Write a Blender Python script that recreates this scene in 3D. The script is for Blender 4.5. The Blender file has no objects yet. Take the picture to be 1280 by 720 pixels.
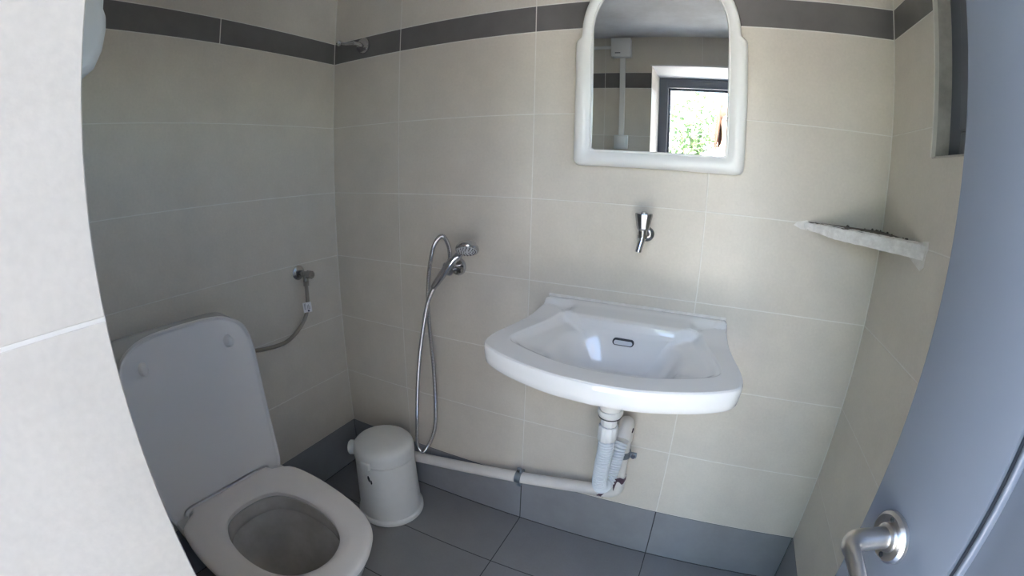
import bpy, bmesh, math, random
from mathutils import Vector, Matrix, noise
random.seed(7)
sc = bpy.context.scene
PI = math.pi

# ------------------------------------------------------------------ camera
# action-camera wide lens (equidistant), standing in the doorway
CAM = (1.33353, -1.23645, 1.28836)
YAW, PITCH, ROLL = -0.426478, -0.260963, 0.0238452
cy_, sy_ = math.cos(YAW), math.sin(YAW); cp_, sp_ = math.cos(PITCH), math.sin(PITCH)
fwd = Vector((sy_*cp_, cy_*cp_, sp_)); rgt = Vector((cy_, -sy_, 0)); upv = rgt.cross(fwd)
R0 = math.cos(ROLL)*rgt + math.sin(ROLL)*upv
U0 = -math.sin(ROLL)*rgt + math.cos(ROLL)*upv
cd = bpy.data.cameras.new('camera'); cam = bpy.data.objects.new('camera', cd)
sc.collection.objects.link(cam); sc.camera = cam
cam.matrix_world = Matrix(((R0.x, U0.x, -fwd.x, CAM[0]), (R0.y, U0.y, -fwd.y, CAM[1]), (R0.z, U0.z, -fwd.z, CAM[2]), (0, 0, 0, 1)))
cd.sensor_width = 36; cd.lens = 15.65; cd.clip_start = 0.01; cd.clip_end = 200
cd.type = 'PANO'
cc = cd.cycles if hasattr(cd, 'cycles') and hasattr(cd.cycles, 'panorama_type') else cd
cc.panorama_type = 'FISHEYE_LENS_POLYNOMIAL'
cc.fisheye_fov = math.radians(220)
cc.fisheye_polynomial_k0 = 0.0
cc.fisheye_polynomial_k1 = -0.0638606
cc.fisheye_polynomial_k2 = 0.0
cc.fisheye_polynomial_k3 = 1.30423e-5
cc.fisheye_polynomial_k4 = 0.0

# ------------------------------------------------------------------ world, sun, exposure
w = bpy.data.worlds.new('sky'); sc.world = w; w.use_nodes = True
nt = w.node_tree; nt.nodes.clear()
sky = nt.nodes.new('ShaderNodeTexSky'); sky.sky_type = 'NISHITA'
sky.sun_disc = False; sky.sun_elevation = math.radians(58); sky.sun_rotation = math.radians(350)
bg = nt.nodes.new('ShaderNodeBackground'); bg.inputs[1].default_value = 0.72
wo = nt.nodes.new('ShaderNodeOutputWorld')
nt.links.new(sky.outputs[0], bg.inputs[0]); nt.links.new(bg.outputs[0], wo.inputs[0])
sl = bpy.data.lights.new('sun', 'SUN'); so = bpy.data.objects.new('sun', sl); sc.collection.objects.link(so)
sl.energy = 32.0; sl.angle = 0.009; sl.color = (1.0, 0.965, 0.91)
sun_dir = Vector((-0.14, 0.46, 0.87)).normalized()          # towards the sun
so.rotation_euler = sun_dir.to_track_quat('Z', 'Y').to_euler(); so.location = (-3, 1, 6)
# daylight portal in the doorway (guides sampling of the sky, gives off nothing itself)
pl = bpy.data.lights.new('doorway_portal', 'AREA'); po = bpy.data.objects.new('doorway_portal', pl); sc.collection.objects.link(po)
pl.shape = 'RECTANGLE'; pl.size = 0.70; pl.size_y = 1.76; pl.cycles.is_portal = True
po.location = (1.41, -1.56, 0.89); po.rotation_euler = (PI/2, 0, 0)
sc.view_settings.view_transform = 'Standard'; sc.view_settings.look = 'None'
sc.view_settings.gamma = 1; sc.view_settings.use_curve_mapping = False
sc.view_settings.exposure = 2.2
sc.cycles.max_bounces = 14; sc.cycles.diffuse_bounces = 8; sc.cycles.glossy_bounces = 6
sc.cycles.transparent_max_bounces = 16; sc.cycles.sample_clamp_indirect = 8.0
sc.cycles.use_denoising = True
sc.cycles.caustics_reflective = False; sc.cycles.caustics_refractive = False

# ------------------------------------------------------------------ materials
def lin(c):
    return tuple((x/12.92 if x <= 0.04045 else ((x+0.055)/1.055)**2.4) for x in c)
def mat(name, col, rough=0.5, metal=0.0, var=0.0, vscale=6.0, bump=0.0, bscale=60.0, col2=None, coat=0.0, spec=0.5, rand=0.0, detail=6.0, speck=0.0):
    m = bpy.data.materials.new(name); m.use_nodes = True
    t = m.node_tree; b = t.nodes['Principled BSDF']
    b.inputs['Base Color'].default_value = (*col, 1); b.inputs['Roughness'].default_value = rough
    b.inputs['Metallic'].default_value = metal; b.inputs['Coat Weight'].default_value = coat
    b.inputs['Specular IOR Level'].default_value = spec
    tc = t.nodes.new('ShaderNodeNewGeometry')
    if var > 0 or col2:
        n = t.nodes.new('ShaderNodeTexNoise'); n.inputs['Scale'].default_value = vscale; n.inputs['Detail'].default_value = detail
        n.inputs['Roughness'].default_value = 0.65
        t.links.new(tc.outputs['Position'], n.inputs['Vector'])
        if speck:
            n3 = t.nodes.new('ShaderNodeTexNoise'); n3.inputs['Scale'].default_value = 150; n3.inputs['Detail'].default_value = 4
            t.links.new(tc.outputs['Position'], n3.inputs['Vector'])
            mm = t.nodes.new('ShaderNodeMix'); mm.inputs[0].default_value = speck
            t.links.new(n.outputs['Fac'], mm.inputs[2]); t.links.new(n3.outputs['Fac'], mm.inputs[3]); nf = mm.outputs[0]
        else: nf = n.outputs['Fac']
        r = t.nodes.new('ShaderNodeValToRGB')
        r.color_ramp.elements[0].position = 0.3; r.color_ramp.elements[1].position = 0.7
        c2 = col2 or tuple(max(0, x*(1-var)) for x in col)
        r.color_ramp.elements[0].color = (*c2, 1); r.color_ramp.elements[1].color = (*col, 1)
        t.links.new(nf, r.inputs['Fac'])
        out = r.outputs['Color']
        if rand > 0:
            oi = t.nodes.new('ShaderNodeObjectInfo'); mr = t.nodes.new('ShaderNodeMapRange')
            mr.inputs['To Min'].default_value = 1-rand; mr.inputs['To Max'].default_value = 1+rand
            t.links.new(oi.outputs['Random'], mr.inputs['Value'])
            mx = t.nodes.new('ShaderNodeVectorMath'); mx.operation = 'SCALE'
            t.links.new(out, mx.inputs[0]); t.links.new(mr.outputs[0], mx.inputs['Scale']); out = mx.outputs[0]
        t.links.new(out, b.inputs['Base Color'])
    if bump > 0:
        n2 = t.nodes.new('ShaderNodeTexNoise'); n2.inputs['Scale'].default_value = bscale; n2.inputs['Detail'].default_value = 4
        t.links.new(tc.outputs['Position'], n2.inputs['Vector'])
        bp = t.nodes.new('ShaderNodeBump'); bp.inputs['Strength'].default_value = bump; bp.inputs['Distance'].default_value = 0.002
        t.links.new(n2.outputs['Fac'], bp.inputs['Height']); t.links.new(bp.outputs[0], b.inputs['Normal'])
    return m
M = {}
M['tile'] = mat('wall tile glaze', (0.70, 0.652, 0.575), 0.38, var=0.15, vscale=7, bump=0.10, bscale=220, rand=0.012, spec=0.4, speck=0.4)
M['dark_tile'] = mat('charcoal border tile', (0.170, 0.163, 0.158), 0.42, var=0.18, vscale=12, bump=0.08, bscale=200, rand=0.03, spec=0.4)
M['base_tile'] = mat('slate grey base tile', (0.30, 0.306, 0.322), 0.40, var=0.15, vscale=10, bump=0.08, bscale=160, rand=0.03, spec=0.45)
M['floor_tile'] = mat('slate grey floor tile', (0.29, 0.288, 0.292), 0.38, var=0.16, vscale=8, bump=0.10, bscale=150, rand=0.05, spec=0.45, speck=0.35)
M['grout'] = mat('light grout', (0.80, 0.775, 0.72), 0.9, var=0.12, vscale=30)
M['dark_grout'] = mat('dark grout', (0.06, 0.06, 0.065), 0.9, var=0.3, vscale=30)
M['plaster'] = mat('white plaster', (0.80, 0.79, 0.77), 0.85, var=0.08, vscale=5, bump=0.3, bscale=40)
M['ceiling'] = mat('ceiling paint with damp stains', (0.80, 0.80, 0.80), 0.9, col2=(0.55, 0.54, 0.53), vscale=3.5, bump=0.5, bscale=25)
M['ceramic'] = mat('white sanitary ceramic', (0.88, 0.87, 0.85), 0.10, coat=0.2, spec=0.5)
M['ceramic_toilet'] = mat('toilet ceramic', (0.66, 0.65, 0.63), 0.12, coat=0.3)
M['bowl_inside'] = mat('bowl glaze with limescale', (0.60, 0.58, 0.55), 0.15, col2=(0.42, 0.39, 0.35), vscale=7)
M['seat_plastic'] = mat('warm white seat plastic', (0.80, 0.755, 0.72), 0.28)
M['lid_plastic'] = mat('cool grey white lid plastic', (0.76, 0.74, 0.73), 0.30)
M['white_plastic'] = mat('white plastic', (0.80, 0.80, 0.79), 0.35)
M['bin_plastic'] = mat('bin plastic', (0.80, 0.80, 0.78), 0.38, var=0.04, vscale=30)
M['mirror_frame'] = mat('cream white mirror frame plastic', (0.80, 0.80, 0.78), 0.28)
M['pipe'] = mat('white waste pipe', (0.80, 0.78, 0.75), 0.35, var=0.08, vscale=18)
M['corrugated'] = mat('translucent grey corrugated plastic', (0.72, 0.76, 0.80), 0.30)
M['primer'] = mat('dark purple pipe primer', (0.035, 0.022, 0.035), 0.5, col2=(0.10, 0.05, 0.08), vscale=90)
M['chrome'] = mat('chrome', (0.60, 0.60, 0.62), 0.12, metal=1)
M['dull_chrome'] = mat('worn chrome', (0.42, 0.42, 0.43), 0.22, metal=1, col2=(0.30, 0.29, 0.28), vscale=60)
M['steel'] = mat('brushed stainless steel', (0.64, 0.62, 0.60), 0.28, metal=1, bump=0.2, bscale=300)
M['zinc'] = mat('zinc pipe clip', (0.30, 0.34, 0.38), 0.42, metal=0.8)
M['braid'] = mat('tarnished braided hose', (0.36, 0.33, 0.29), 0.38, metal=0.85)
M['door'] = mat('blue grey painted metal', (0.172, 0.190, 0.232), 0.36, var=0.05, vscale=4, bump=0.05, bscale=90, spec=0.5)
M['door_dark'] = mat('dark rubber gasket', (0.05, 0.06, 0.08), 0.6)
M['frame_grey'] = mat('slate blue window frame', (0.12, 0.135, 0.16), 0.45)
M['black'] = mat('matt black', (0.02, 0.02, 0.022), 0.5)
M['shelf_plaster'] = mat('rough painted shelf edge', (0.88, 0.86, 0.83), 0.8, bump=0.6, bscale=90, col2=(0.62, 0.59, 0.56), vscale=40)
M['shelf_dirt'] = mat('brown bare shelf top', (0.17, 0.145, 0.12), 0.9, col2=(0.09, 0.075, 0.062), vscale=35, bump=0.6, bscale=120)
M['smear'] = mat('smeared filler', (0.84, 0.82, 0.79), 0.85, col2=(0.70, 0.67, 0.62), vscale=50)
M['jamb'] = mat('grimy window reveal plaster', (0.58, 0.56, 0.52), 0.8, col2=(0.36, 0.34, 0.31), vscale=16, bump=0.4, bscale=60)
M['paper_tag'] = mat('paper tag', (0.80, 0.80, 0.82), 0.7)
M['ink'] = mat('dark blue ink', (0.03, 0.035, 0.10), 0.7)
M['grey_plastic'] = mat('pale grey dispenser plastic', (0.66, 0.67, 0.685), 0.30)
M['render'] = mat('weathered light blocker wall render', (0.42, 0.405, 0.385), 0.9, var=0.3, vscale=3, bump=0.4, bscale=30)  # for the added wall outside that cuts light to the doorway
M['ground'] = mat('sunlit concrete', (0.55, 0.54, 0.52), 0.9, var=0.2, vscale=2, bump=0.4, bscale=20)
M['leaf'] = mat('green leaf', (0.05, 0.11, 0.035), 0.45, col2=(0.16, 0.22, 0.09), vscale=12)
M['stem'] = mat('shrub stem', (0.22, 0.16, 0.10), 0.8)
M['skin'] = mat('skin', (0.45, 0.27, 0.19), 0.5)
M['hair'] = mat('auburn brown hair', (0.030, 0.014, 0.008), 0.6, col2=(0.075, 0.034, 0.016), vscale=50)
M['shirt'] = mat('grey cotton', (0.42, 0.42, 0.44), 0.9)
M['trousers'] = mat('sand cotton', (0.50, 0.46, 0.40), 0.9)
M['shoe'] = mat('dark shoe', (0.03, 0.03, 0.03), 0.6)
m = bpy.data.materials.new('mirror silvering'); m.use_nodes = True
b = m.node_tree.nodes['Principled BSDF']; b.inputs['Metallic'].default_value = 1; b.inputs['Roughness'].default_value = 0.0
b.inputs['Base Color'].default_value = (0.90, 0.92, 0.92, 1); M['mirror'] = m
m = bpy.data.materials.new('window glass'); m.use_nodes = True; t = m.node_tree; t.nodes.clear()
o_ = t.nodes.new('ShaderNodeOutputMaterial'); tr = t.nodes.new('ShaderNodeBsdfTransparent'); gl = t.nodes.new('ShaderNodeBsdfGlossy')
gl.inputs['Roughness'].default_value = 0.0; fr = t.nodes.new('ShaderNodeFresnel'); mx = t.nodes.new('ShaderNodeMixShader')
tr.inputs[0].default_value = (0.9, 0.93, 0.93, 1)
t.links.new(fr.outputs[0], mx.inputs[0]); t.links.new(tr.outputs[0], mx.inputs[1]); t.links.new(gl.outputs[0], mx.inputs[2]); t.links.new(mx.outputs[0], o_.inputs[0])
M['glass'] = m
m = mat('toilet water', (0.42, 0.40, 0.36), 0.02); M['water'] = m
# tile glaze gets a faint marbled sheen variation
for k in ('tile', 'floor_tile'):
    t = M[k].node_tree; b = t.nodes['Principled BSDF']
    g = t.nodes.new('ShaderNodeNewGeometry'); n = t.nodes.new('ShaderNodeTexNoise'); n.inputs['Scale'].default_value = 70; n.inputs['Detail'].default_value = 3
    mr = t.nodes.new('ShaderNodeMapRange'); base = b.inputs['Roughness'].default_value
    mr.inputs['To Min'].default_value = base-0.06; mr.inputs['To Max'].default_value = base+0.12
    t.links.new(g.outputs['Position'], n.inputs['Vector']); t.links.new(n.outputs['Fac'], mr.inputs['Value']); t.links.new(mr.outputs[0], b.inputs['Roughness'])

# ------------------------------------------------------------------ helpers
def obj(name, me, m=None, parent=None, smooth=False):
    if isinstance(me, bmesh.types.BMesh):
        bm = me; bmesh.ops.recalc_face_normals(bm, faces=bm.faces)
        me = bpy.data.meshes.new(name); bm.to_mesh(me); bm.free()
        if smooth:
            me.shade_smooth() if hasattr(me, 'shade_smooth') else None
            try: me.set_sharp_from_angle(angle=math.radians(38))
            except Exception: pass
    o = bpy.data.objects.new(name, me); sc.collection.objects.link(o)
    if m is not None and len(me.materials) == 0: me.materials.append(M[m])
    if parent: o.parent = parent
    return o
def empty(name, loc=(0, 0, 0), rz=0.0):
    o = bpy.data.objects.new(name, None); sc.collection.objects.link(o); o.location = loc; o.rotation_euler = (0, 0, rz)
    o.empty_display_size = 0.05
    return o
def tag(o, label=None, cat=None, group=None, kind=None):
    if label: o['label'] = label
    if cat: o['category'] = cat
    if group: o['group'] = group
    if kind: o['kind'] = kind
    return o
def box(bm, lo, hi, bev=0.0, seg=2, mtx=None):
    vs = [bm.verts.new((x, y, z)) for x in (lo[0], hi[0]) for y in (lo[1], hi[1]) for z in (lo[2], hi[2])]
    f = [(0, 1, 3, 2), (4, 6, 7, 5), (0, 4, 5, 1), (2, 3, 7, 6), (0, 2, 6, 4), (1, 5, 7, 3)]
    fs = [bm.faces.new([vs[i] for i in q]) for q in f]
    bmesh.ops.recalc_face_normals(bm, faces=fs)
    if mtx is not None: bmesh.ops.transform(bm, matrix=mtx, verts=vs)
    if bev > 0:
        es = list({e for q in fs for e in q.edges})
        bmesh.ops.bevel(bm, geom=es, offset=bev, segments=seg, profile=0.5, affect='EDGES')
    return bm
def bx(lo, hi, bev=0.0, seg=2): return box(bmesh.new(), lo, hi, bev, seg)
def frames(pts):
    pts = [Vector(p) for p in pts]; n = len(pts); T = []
    for i in range(n):
        a = pts[max(i-1, 0)]; c = pts[min(i+1, n-1)]; T.append((c-a).normalized())
    up = Vector((0, 0, 1)) if abs(T[0].z) < 0.9 else Vector((0, 1, 0))
    N = (up - T[0]*up.dot(T[0])).normalized(); out = []
    for i in range(n):
        N = (N - T[i]*N.dot(T[i])).normalized(); out.append((pts[i], T[i], N, T[i].cross(N)))
    return out
def tube(bm, pts, rad, n=16, caps=True):
    fr = frames(pts); rings = []
    for i, (p, T, N, B) in enumerate(fr):
        r = rad[i] if isinstance(rad, (list, tuple)) else rad
        rings.append([bm.verts.new(p + (N*math.cos(2*PI*k/n) + B*math.sin(2*PI*k/n))*r) for k in range(n)])
    for a, c in zip(rings, rings[1:]):
        for k in range(n): bm.faces.new((a[k], a[(k+1) % n], c[(k+1) % n], c[k]))
    if caps:
        bm.faces.new(rings[0][::-1]); bm.faces.new(rings[-1])
    return bm
def catmull(P, per=10, closed=False):
    P = [Vector(p) for p in P]; n = len(P); out = []
    segs = n if closed else n-1
    for i in range(segs):
        if closed: p0, p1, p2, p3 = P[(i-1) % n], P[i], P[(i+1) % n], P[(i+2) % n]
        else: p0, p1, p2, p3 = P[max(i-1, 0)], P[i], P[i+1], P[min(i+2, n-1)]
        for k in range(per):
            t = k/per
            out.append(0.5*((2*p1) + (p2-p0)*t + (2*p0-5*p1+4*p2-p3)*t*t + (3*p1-p0-3*p2+p3)*t**3))
    if not closed: out.append(P[-1])
    return out
def resample(P, step):
    P = [Vector(p) for p in P]; out = [P[0].copy()]; acc = 0.0
    for a, c in zip(P, P[1:]):
        L = (c-a).length; d = step-acc
        while d <= L:
            out.append(a.lerp(c, d/L)); d += step
        acc = (acc+L) % step if L > 0 else acc
        acc = L-(d-step)
    return out
def lathe(bm, prof, n=48, origin=(0, 0, 0), axis='z', sx=1.0, sy=1.0):
    rings = []; o = Vector(origin)
    def P(r, h, a):
        x, y = r*math.cos(a)*sx, r*math.sin(a)*sy
        if axis == 'z': return o + Vector((x, y, h))
        if axis == 'y': return o + Vector((x, h, y))
        return o + Vector((h, x, y))
    for r, h in prof:
        if r < 1e-6: rings.append([bm.verts.new(P(0, h, 0))])
        else: rings.append([bm.verts.new(P(r, h, 2*PI*k/n)) for k in range(n)])
    for a, c in zip(rings, rings[1:]):
        for k in range(n):
            k2 = (k+1) % n
            if len(a) == 1 and len(c) == 1: continue
            if len(a) == 1: bm.faces.new((a[0], c[k], c[k2]))
            elif len(c) == 1: bm.faces.new((a[k], c[0], a[k2]))
            else: bm.faces.new((a[k], a[k2], c[k2], c[k]))
    return bm
def loft(bm, rings, cap0=True, cap1=True):
    R = [[bm.verts.new(p) for p in r] for r in rings]; n = len(R[0])
    for a, c in zip(R, R[1:]):
        for k in range(n): bm.faces.new((a[k], a[(k+1) % n], c[(k+1) % n], c[k]))
    if cap0: bm.faces.new(R[0][::-1])
    if cap1: bm.faces.new(R[-1])
    return R
def ray_outline(poly, cx, cy, n):
    """radius of a closed 2D polyline seen from (cx,cy) at n even angles"""
    out = []
    for k in range(n):
        a = 2*PI*k/n; dx, dy = math.cos(a), math.sin(a); best = None
        for i in range(len(poly)):
            x1, y1 = poly[i][0]-cx, poly[i][1]-cy; x2, y2 = poly[(i+1) % len(poly)][0]-cx, poly[(i+1) % len(poly)][1]-cy
            ex, ey = x2-x1, y2-y1; den = dx*ey-dy*ex
            if abs(den) < 1e-12: continue
            t = (x1*ey-y1*ex)/den; s = (x1*dy-y1*dx)/den
            if t > 0 and -1e-9 <= s <= 1+1e-9: best = t if best is None else max(best, t)
        out.append((cx+dx*(best or 0.01), cy+dy*(best or 0.01)))
    return out
def sstep(a, b, x):
    t = min(1, max(0, (x-a)/(b-a))); return t*t*(3-2*t)

# ------------------------------------------------------------------ room shell
W = 1.8131; YF = -1.160; HC = 1.98; YO = -1.56
X1, X2, X3 = 0.3276, 0.8292, 1.3312
ZR = [0.0, 0.2094, 0.4590, 0.7090, 0.9590, 1.2090, 1.4590, 1.7090, 1.7915, HC]
DX0, DX1, DZ = 1.02, 1.79, 1.83           # doorway in the front wall
WY0, WY1, WZ0, WZ1 = -0.25, -0.80, 1.397, 1.83   # window in the right wall
T = 0.008; J = 0.0011
tile_cache = {}
def tile_mesh(a, b, mk):
    key = (round(a, 4), round(b, 4), mk)
    if key not in tile_cache:
        bm = bmesh.new(); box(bm, (0, 0, 0), (a, b, T), 0.0009, 1)
        me = bpy.data.meshes.new('tile'); bm.to_mesh(me); bm.free(); me.materials.append(M[mk]); tile_cache[key] = me
    return tile_cache[key]
def put_tile(parent, name, o, ua, ub, un, a0, a1, b0, b1, mk):
    """tile spanning a0..a1 along ua and b0..b1 along ub, its back on the plane through o, face towards un"""
    if a1-a0 < 0.006 or b1-b0 < 0.006: return
    me = tile_mesh(a1-a0-2*J, b1-b0-2*J, mk)
    t_ = bpy.data.objects.new(name, me); sc.collection.objects.link(t_); t_.parent = parent
    p = Vector(o)+Vector(ua)*(a0+J)+Vector(ub)*(b0+J) + Vector(un)*random.uniform(-0.00015, 0.00015)
    u, v, n = Vector(ua), Vector(ub), Vector(un)
    t_.matrix_world = Matrix(((u.x, v.x, n.x, p.x), (u.y, v.y, n.y, p.y), (u.z, v.z, n.z, p.z), (0, 0, 0, 1)))
def put_poly(parent, name, o, ua, ub, un, poly, mk):
    bm = bmesh.new(); lo_ = [bm.verts.new((x, y, 0)) for x, y in poly]; hi_ = [bm.verts.new((x, y, T)) for x, y in poly]
    bm.faces.new(lo_[::-1]); bm.faces.new(hi_)
    for k in range(len(poly)): k2 = (k+1) % len(poly); bm.faces.new((lo_[k], lo_[k2], hi_[k2], hi_[k]))
    t_ = obj(name, bm, mk, parent); p = Vector(o); u, v, n = Vector(ua), Vector(ub), Vector(un)
    t_.matrix_world = Matrix(((u.x, v.x, n.x, p.x), (u.y, v.y, n.y, p.y), (u.z, v.z, n.z, p.z), (0, 0, 0, 1)))
def corner_cut(a0, a1, b0, b1, hole):
    """L-shaped outline of a tile whose corner lies in the hole, or None"""
    if not hole: return None
    h0, h1, k0, k1 = hole
    ov_a = (a0 < h0 < a1) != (a0 < h1 < a1); ov_b = (b0 < k0 < b1) != (b0 < k1 < b1)
    if not (ov_a and ov_b): return None
    A0, A1, B0, B1 = a0+J, a1-J, b0+J, b1-J
    right = a0 < h0 < a1; ca = h0 if right else h1
    top = b0 < k0 < b1; cb = k0 if top else k1
    if right and top: return [(A0, B0), (A1, B0), (A1, cb), (ca, cb), (ca, B1), (A0, B1)]
    if right and not top: return [(A0, B0), (ca, B0), (ca, cb), (A1, cb), (A1, B1), (A0, B1)]
    if not right and top: return [(A0, B0), (A1, B0), (A1, B1), (ca, B1), (ca, cb), (A0, cb)]
    return [(ca, B0), (A1, B0), (A1, B1), (A0, B1), (A0, cb), (ca, cb)]
def row_mat(i): return 'base_tile' if i == 0 else ('dark_tile' if i == 7 else 'tile')
def row_name(i): return 'border_tile' if i == 7 else 'tile'
def cut(a0, a1, b0, b1, hole):
    """rectangles left of a tile when a rectangular hole is cut out"""
    if not hole: return [(a0, a1, b0, b1)]
    h0, h1, k0, k1 = hole
    if a1 <= h0 or a0 >= h1 or b1 <= k0 or b0 >= k1: return [(a0, a1, b0, b1)]
    r = []
    if a0 < h0: r.append((a0, h0, b0, b1))
    if a1 > h1: r.append((h1, a1, b0, b1))
    m0, m1 = max(a0, h0), min(a1, h1)
    if b0 < k0: r.append((m0, m1, b0, k0))
    if b1 > k1: r.append((m0, m1, k1, b1))
    return r
def tile_wall(wall, base, o, ua, un, cols, hole=None, rows=None):
    for i in range(9):
        cs_ = cols if (rows is None or i == 7) else rows
        for a0, a1 in zip(cs_, cs_[1:]):
            L_ = corner_cut(a0, a1, ZR[i], ZR[i+1], hole)
            if L_ and i > 0:
                put_poly(wall, row_name(i), o, ua, (0, 0, 1), un, L_, row_mat(i)); continue
            for q in cut(a0, a1, ZR[i], ZR[i+1], hole):
                par = base if i == 0 else wall
                if par is None: continue
                put_tile(par, 'baseboard_tile' if i == 0 else row_name(i), o, ua, (0, 0, 1), un, *q, row_mat(i))
def slab(name, boxes, m):
    bm = bmesh.new()
    for lo, hi in boxes: box(bm, lo, hi)
    return tag(obj(name, bm, m), kind='structure')
g = T-0.0010      # grout face sits just behind the tile face
# tile faces lie on x=0, x=W, y=0, y=YF
wb = slab('wall_back', [((-0.2, 0.0005, -0.02), (W+0.2, 0.2, HC+0.15))], 'grout')
wl = slab('wall_left', [((-0.2, YO, -0.02), (-0.0005, 0.001, HC+0.15))], 'grout')
wr = slab('wall_right', [((W+0.0005, WY0, -0.02), (W+0.25, 0.001, HC+0.15)), ((W+0.0005, YO, -0.02), (W+0.25, WY1, HC+0.15)),
                         ((W+0.0005, WY1, -0.02), (W+0.25, WY0, WZ0)), ((W+0.0005, WY1, WZ1), (W+0.25, WY0, HC+0.15))], 'grout')
wf = slab('wall_front', [((-0.001, YO, -0.02), (DX0-0.0005, YF-0.0005, HC+0.15)), ((DX1+0.002, YO, -0.02), (W+0.001, YF-0.0005, HC+0.15)),
                         ((DX0-0.0005, YO, DZ+0.001), (DX1+0.002, YF-0.0005, HC+0.15))], 'plaster')
wf.data.materials.clear(); wf.data.materials.append(M['grout'])
bb = tag(empty('baseboard_back'), kind='structure'); bl = tag(empty('baseboard_left'), kind='structure')
br = tag(empty('baseboard_right'), kind='structure'); bf = tag(empty('baseboard_front'), kind='structure')
# dark grout behind the base rows
obj('grout', bx((0.0002, 0.0002, 0.0), (W-0.0002, 0.002, ZR[1]-0.0005)), 'dark_grout', bb)
obj('grout', bx((-0.002, YF+0.0002, 0.0), (-0.0002, -0.0002, ZR[1]-0.0005)), 'dark_grout', bl)
obj('grout', bx((W+0.0002, YF+0.0002, 0.0), (W+0.002, -0.0002, ZR[1]-0.0005)), 'dark_grout', br)
def face_off(): pass
tile_wall(wb, bb, (0, T, 0), (1, 0, 0), (0, -1, 0), [0.0005, X1, X2, X3, W-0.0005])
tile_wall(wl, bl, (-T, 0, 0), (0, -1, 0), (1, 0, 0), [0.0005, 0.4966, 0.9980, -YF-0.0005], rows=[0.0005, 0.9980, -YF-0.0005])
tile_wall(wr, br, (W+T, 0, 0), (0, -1, 0), (-1, 0, 0), [0.0005, 0.52, 1.02, -YF-0.0005], hole=(-WY0, -WY1, WZ0, WZ1))
tile_wall(wf, bf, (0, YF-T, 0), (1, 0, 0), (0, 1, 0), [0.0005, 0.26, 0.775, 1.275, W-0.0005], hole=(DX0, DX1, -1, DZ))
# reveals of the doorway: left one tiled, face on x = DX0
for i in range(9):
    z0, z1 = ZR[i], min(ZR[i+1], DZ-0.001)
    if z1 > z0:
        put_tile(wf, 'tile', (DX0-T, 0, 0), (0, -1, 0), (0, 0, 1), (1, 0, 0), -YF-0.0008, 1.56, z0, z1, 'tile' if i not in (0,) else 'base_tile')
obj('reveal_plaster', bx((DX0-T, YO, DZ-0.004), (DX1+0.006, YF+0.001, DZ+0.004), 0.001), 'plaster', wf)
obj('reveal_plaster', bx((DX1-0.002, YO, 0), (DX1+0.006, YF-0.002, DZ-0.004), 0.001), 'plaster', wf)
# ceiling
bm = bmesh.new(); box(bm, (-0.2, YO, HC), (W+0.25, 0.2, HC+0.16))
ce = tag(obj('ceiling', bm, 'ceiling'), kind='structure')
# floor
fl = tag(obj('floor', bx((-0.2, YO-0.02, -0.12), (W+0.25, 0.2, -0.0005)), 'dark_grout'), kind='structure')
xs = [0.0005, X1, X2, X3, W-0.0005]; ysf = [0.0005, 0.2534, 0.5034, 0.7534, 1.0034, 1.165]
for a0, a1 in zip(xs, xs[1:]):
    for b0, b1 in zip(ysf, ysf[1:]):
        put_tile(fl, 'tile', (0, 0, -T), (1, 0, 0), (0, -1, 0), (0, 0, 1), a0, a1, b0, b1, 'floor_tile')
for a0, a1 in ((DX0+0.001, X3), (X3, DX1-0.003)):
    put_tile(fl, 'tile', (0, 0, -T), (1, 0, 0), (0, -1, 0), (0, 0, 1), a0, a1, 1.167, 1.475, 'floor_tile')
# ------------------------------------------------------------------ doorway frame and open leaf
d1 = tag(empty('door_1', (0, 0, 0)), kind='structure')
bm = bmesh.new()
box(bm, (DX0, -1.555, 0), (DX0+0.052, -1.50, DZ-0.005), 0.003)
box(bm, (DX1-0.052, -1.555, 0), (DX1-0.003, -1.50, DZ-0.005), 0.003)
box(bm, (DX0+0.05, -1.555, DZ-0.060), (DX1-0.05, -1.50, DZ-0.005), 0.003)
box(bm, (DX0+0.05, -1.56, DZ-0.072), (DX1-0.05, -1.535, DZ-0.058), 0.002)
box(bm, (DX0+0.05, -1.56, 0.0), (DX0+0.064, -1.535, DZ-0.06), 0.002)
obj('door_frame', bm, 'frame_grey', d1)
obj('threshold', bx((DX0, -1.56, -0.002), (DX1-0.003, -1.478, 0.012), 0.003), 'steel', d1)
HX, HY = 1.738, -1.470; FX, FY = 1.565, -0.820
LW = math.hypot(FX-HX, FY-HY); ua = Vector(((FX-HX)/LW, (FY-HY)/LW, 0)); nn = Vector((-ua.y, ua.x, 0))   # nn points to -x (camera side)
LM = Matrix(((ua.x, nn.x, 0, HX), (ua.y, nn.y, 0, HY), (0, 0, 1, 0), (0, 0, 0, 1)))
leaf = empty('door_leaf'); leaf.parent = d1; leaf.matrix_world = LM
D = 0.040; LZ0, LZ1 = 0.012, 1.765
SW = 0.128
def lp(name, bm, m): return obj(name, bm, m, leaf, True)
lp('stile', bx((LW-SW, -D, LZ0), (LW, 0, LZ1), 0.003), 'door')
lp('stile', bx((0, -D, LZ0), (0.10, 0, LZ1), 0.003), 'door')
lp('rail', bx((0.10, -D, LZ0), (LW-SW, 0, LZ0+0.13), 0.003), 'door')
lp('rail', bx((0.10, -D, LZ1-0.11), (LW-SW, 0, LZ1), 0.003), 'door')
lp('door_panel', bx((0.095, -D+0.008, LZ0+0.12), (LW-SW+0.005, -0.007, LZ1-0.10), 0.001), 'door')
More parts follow.
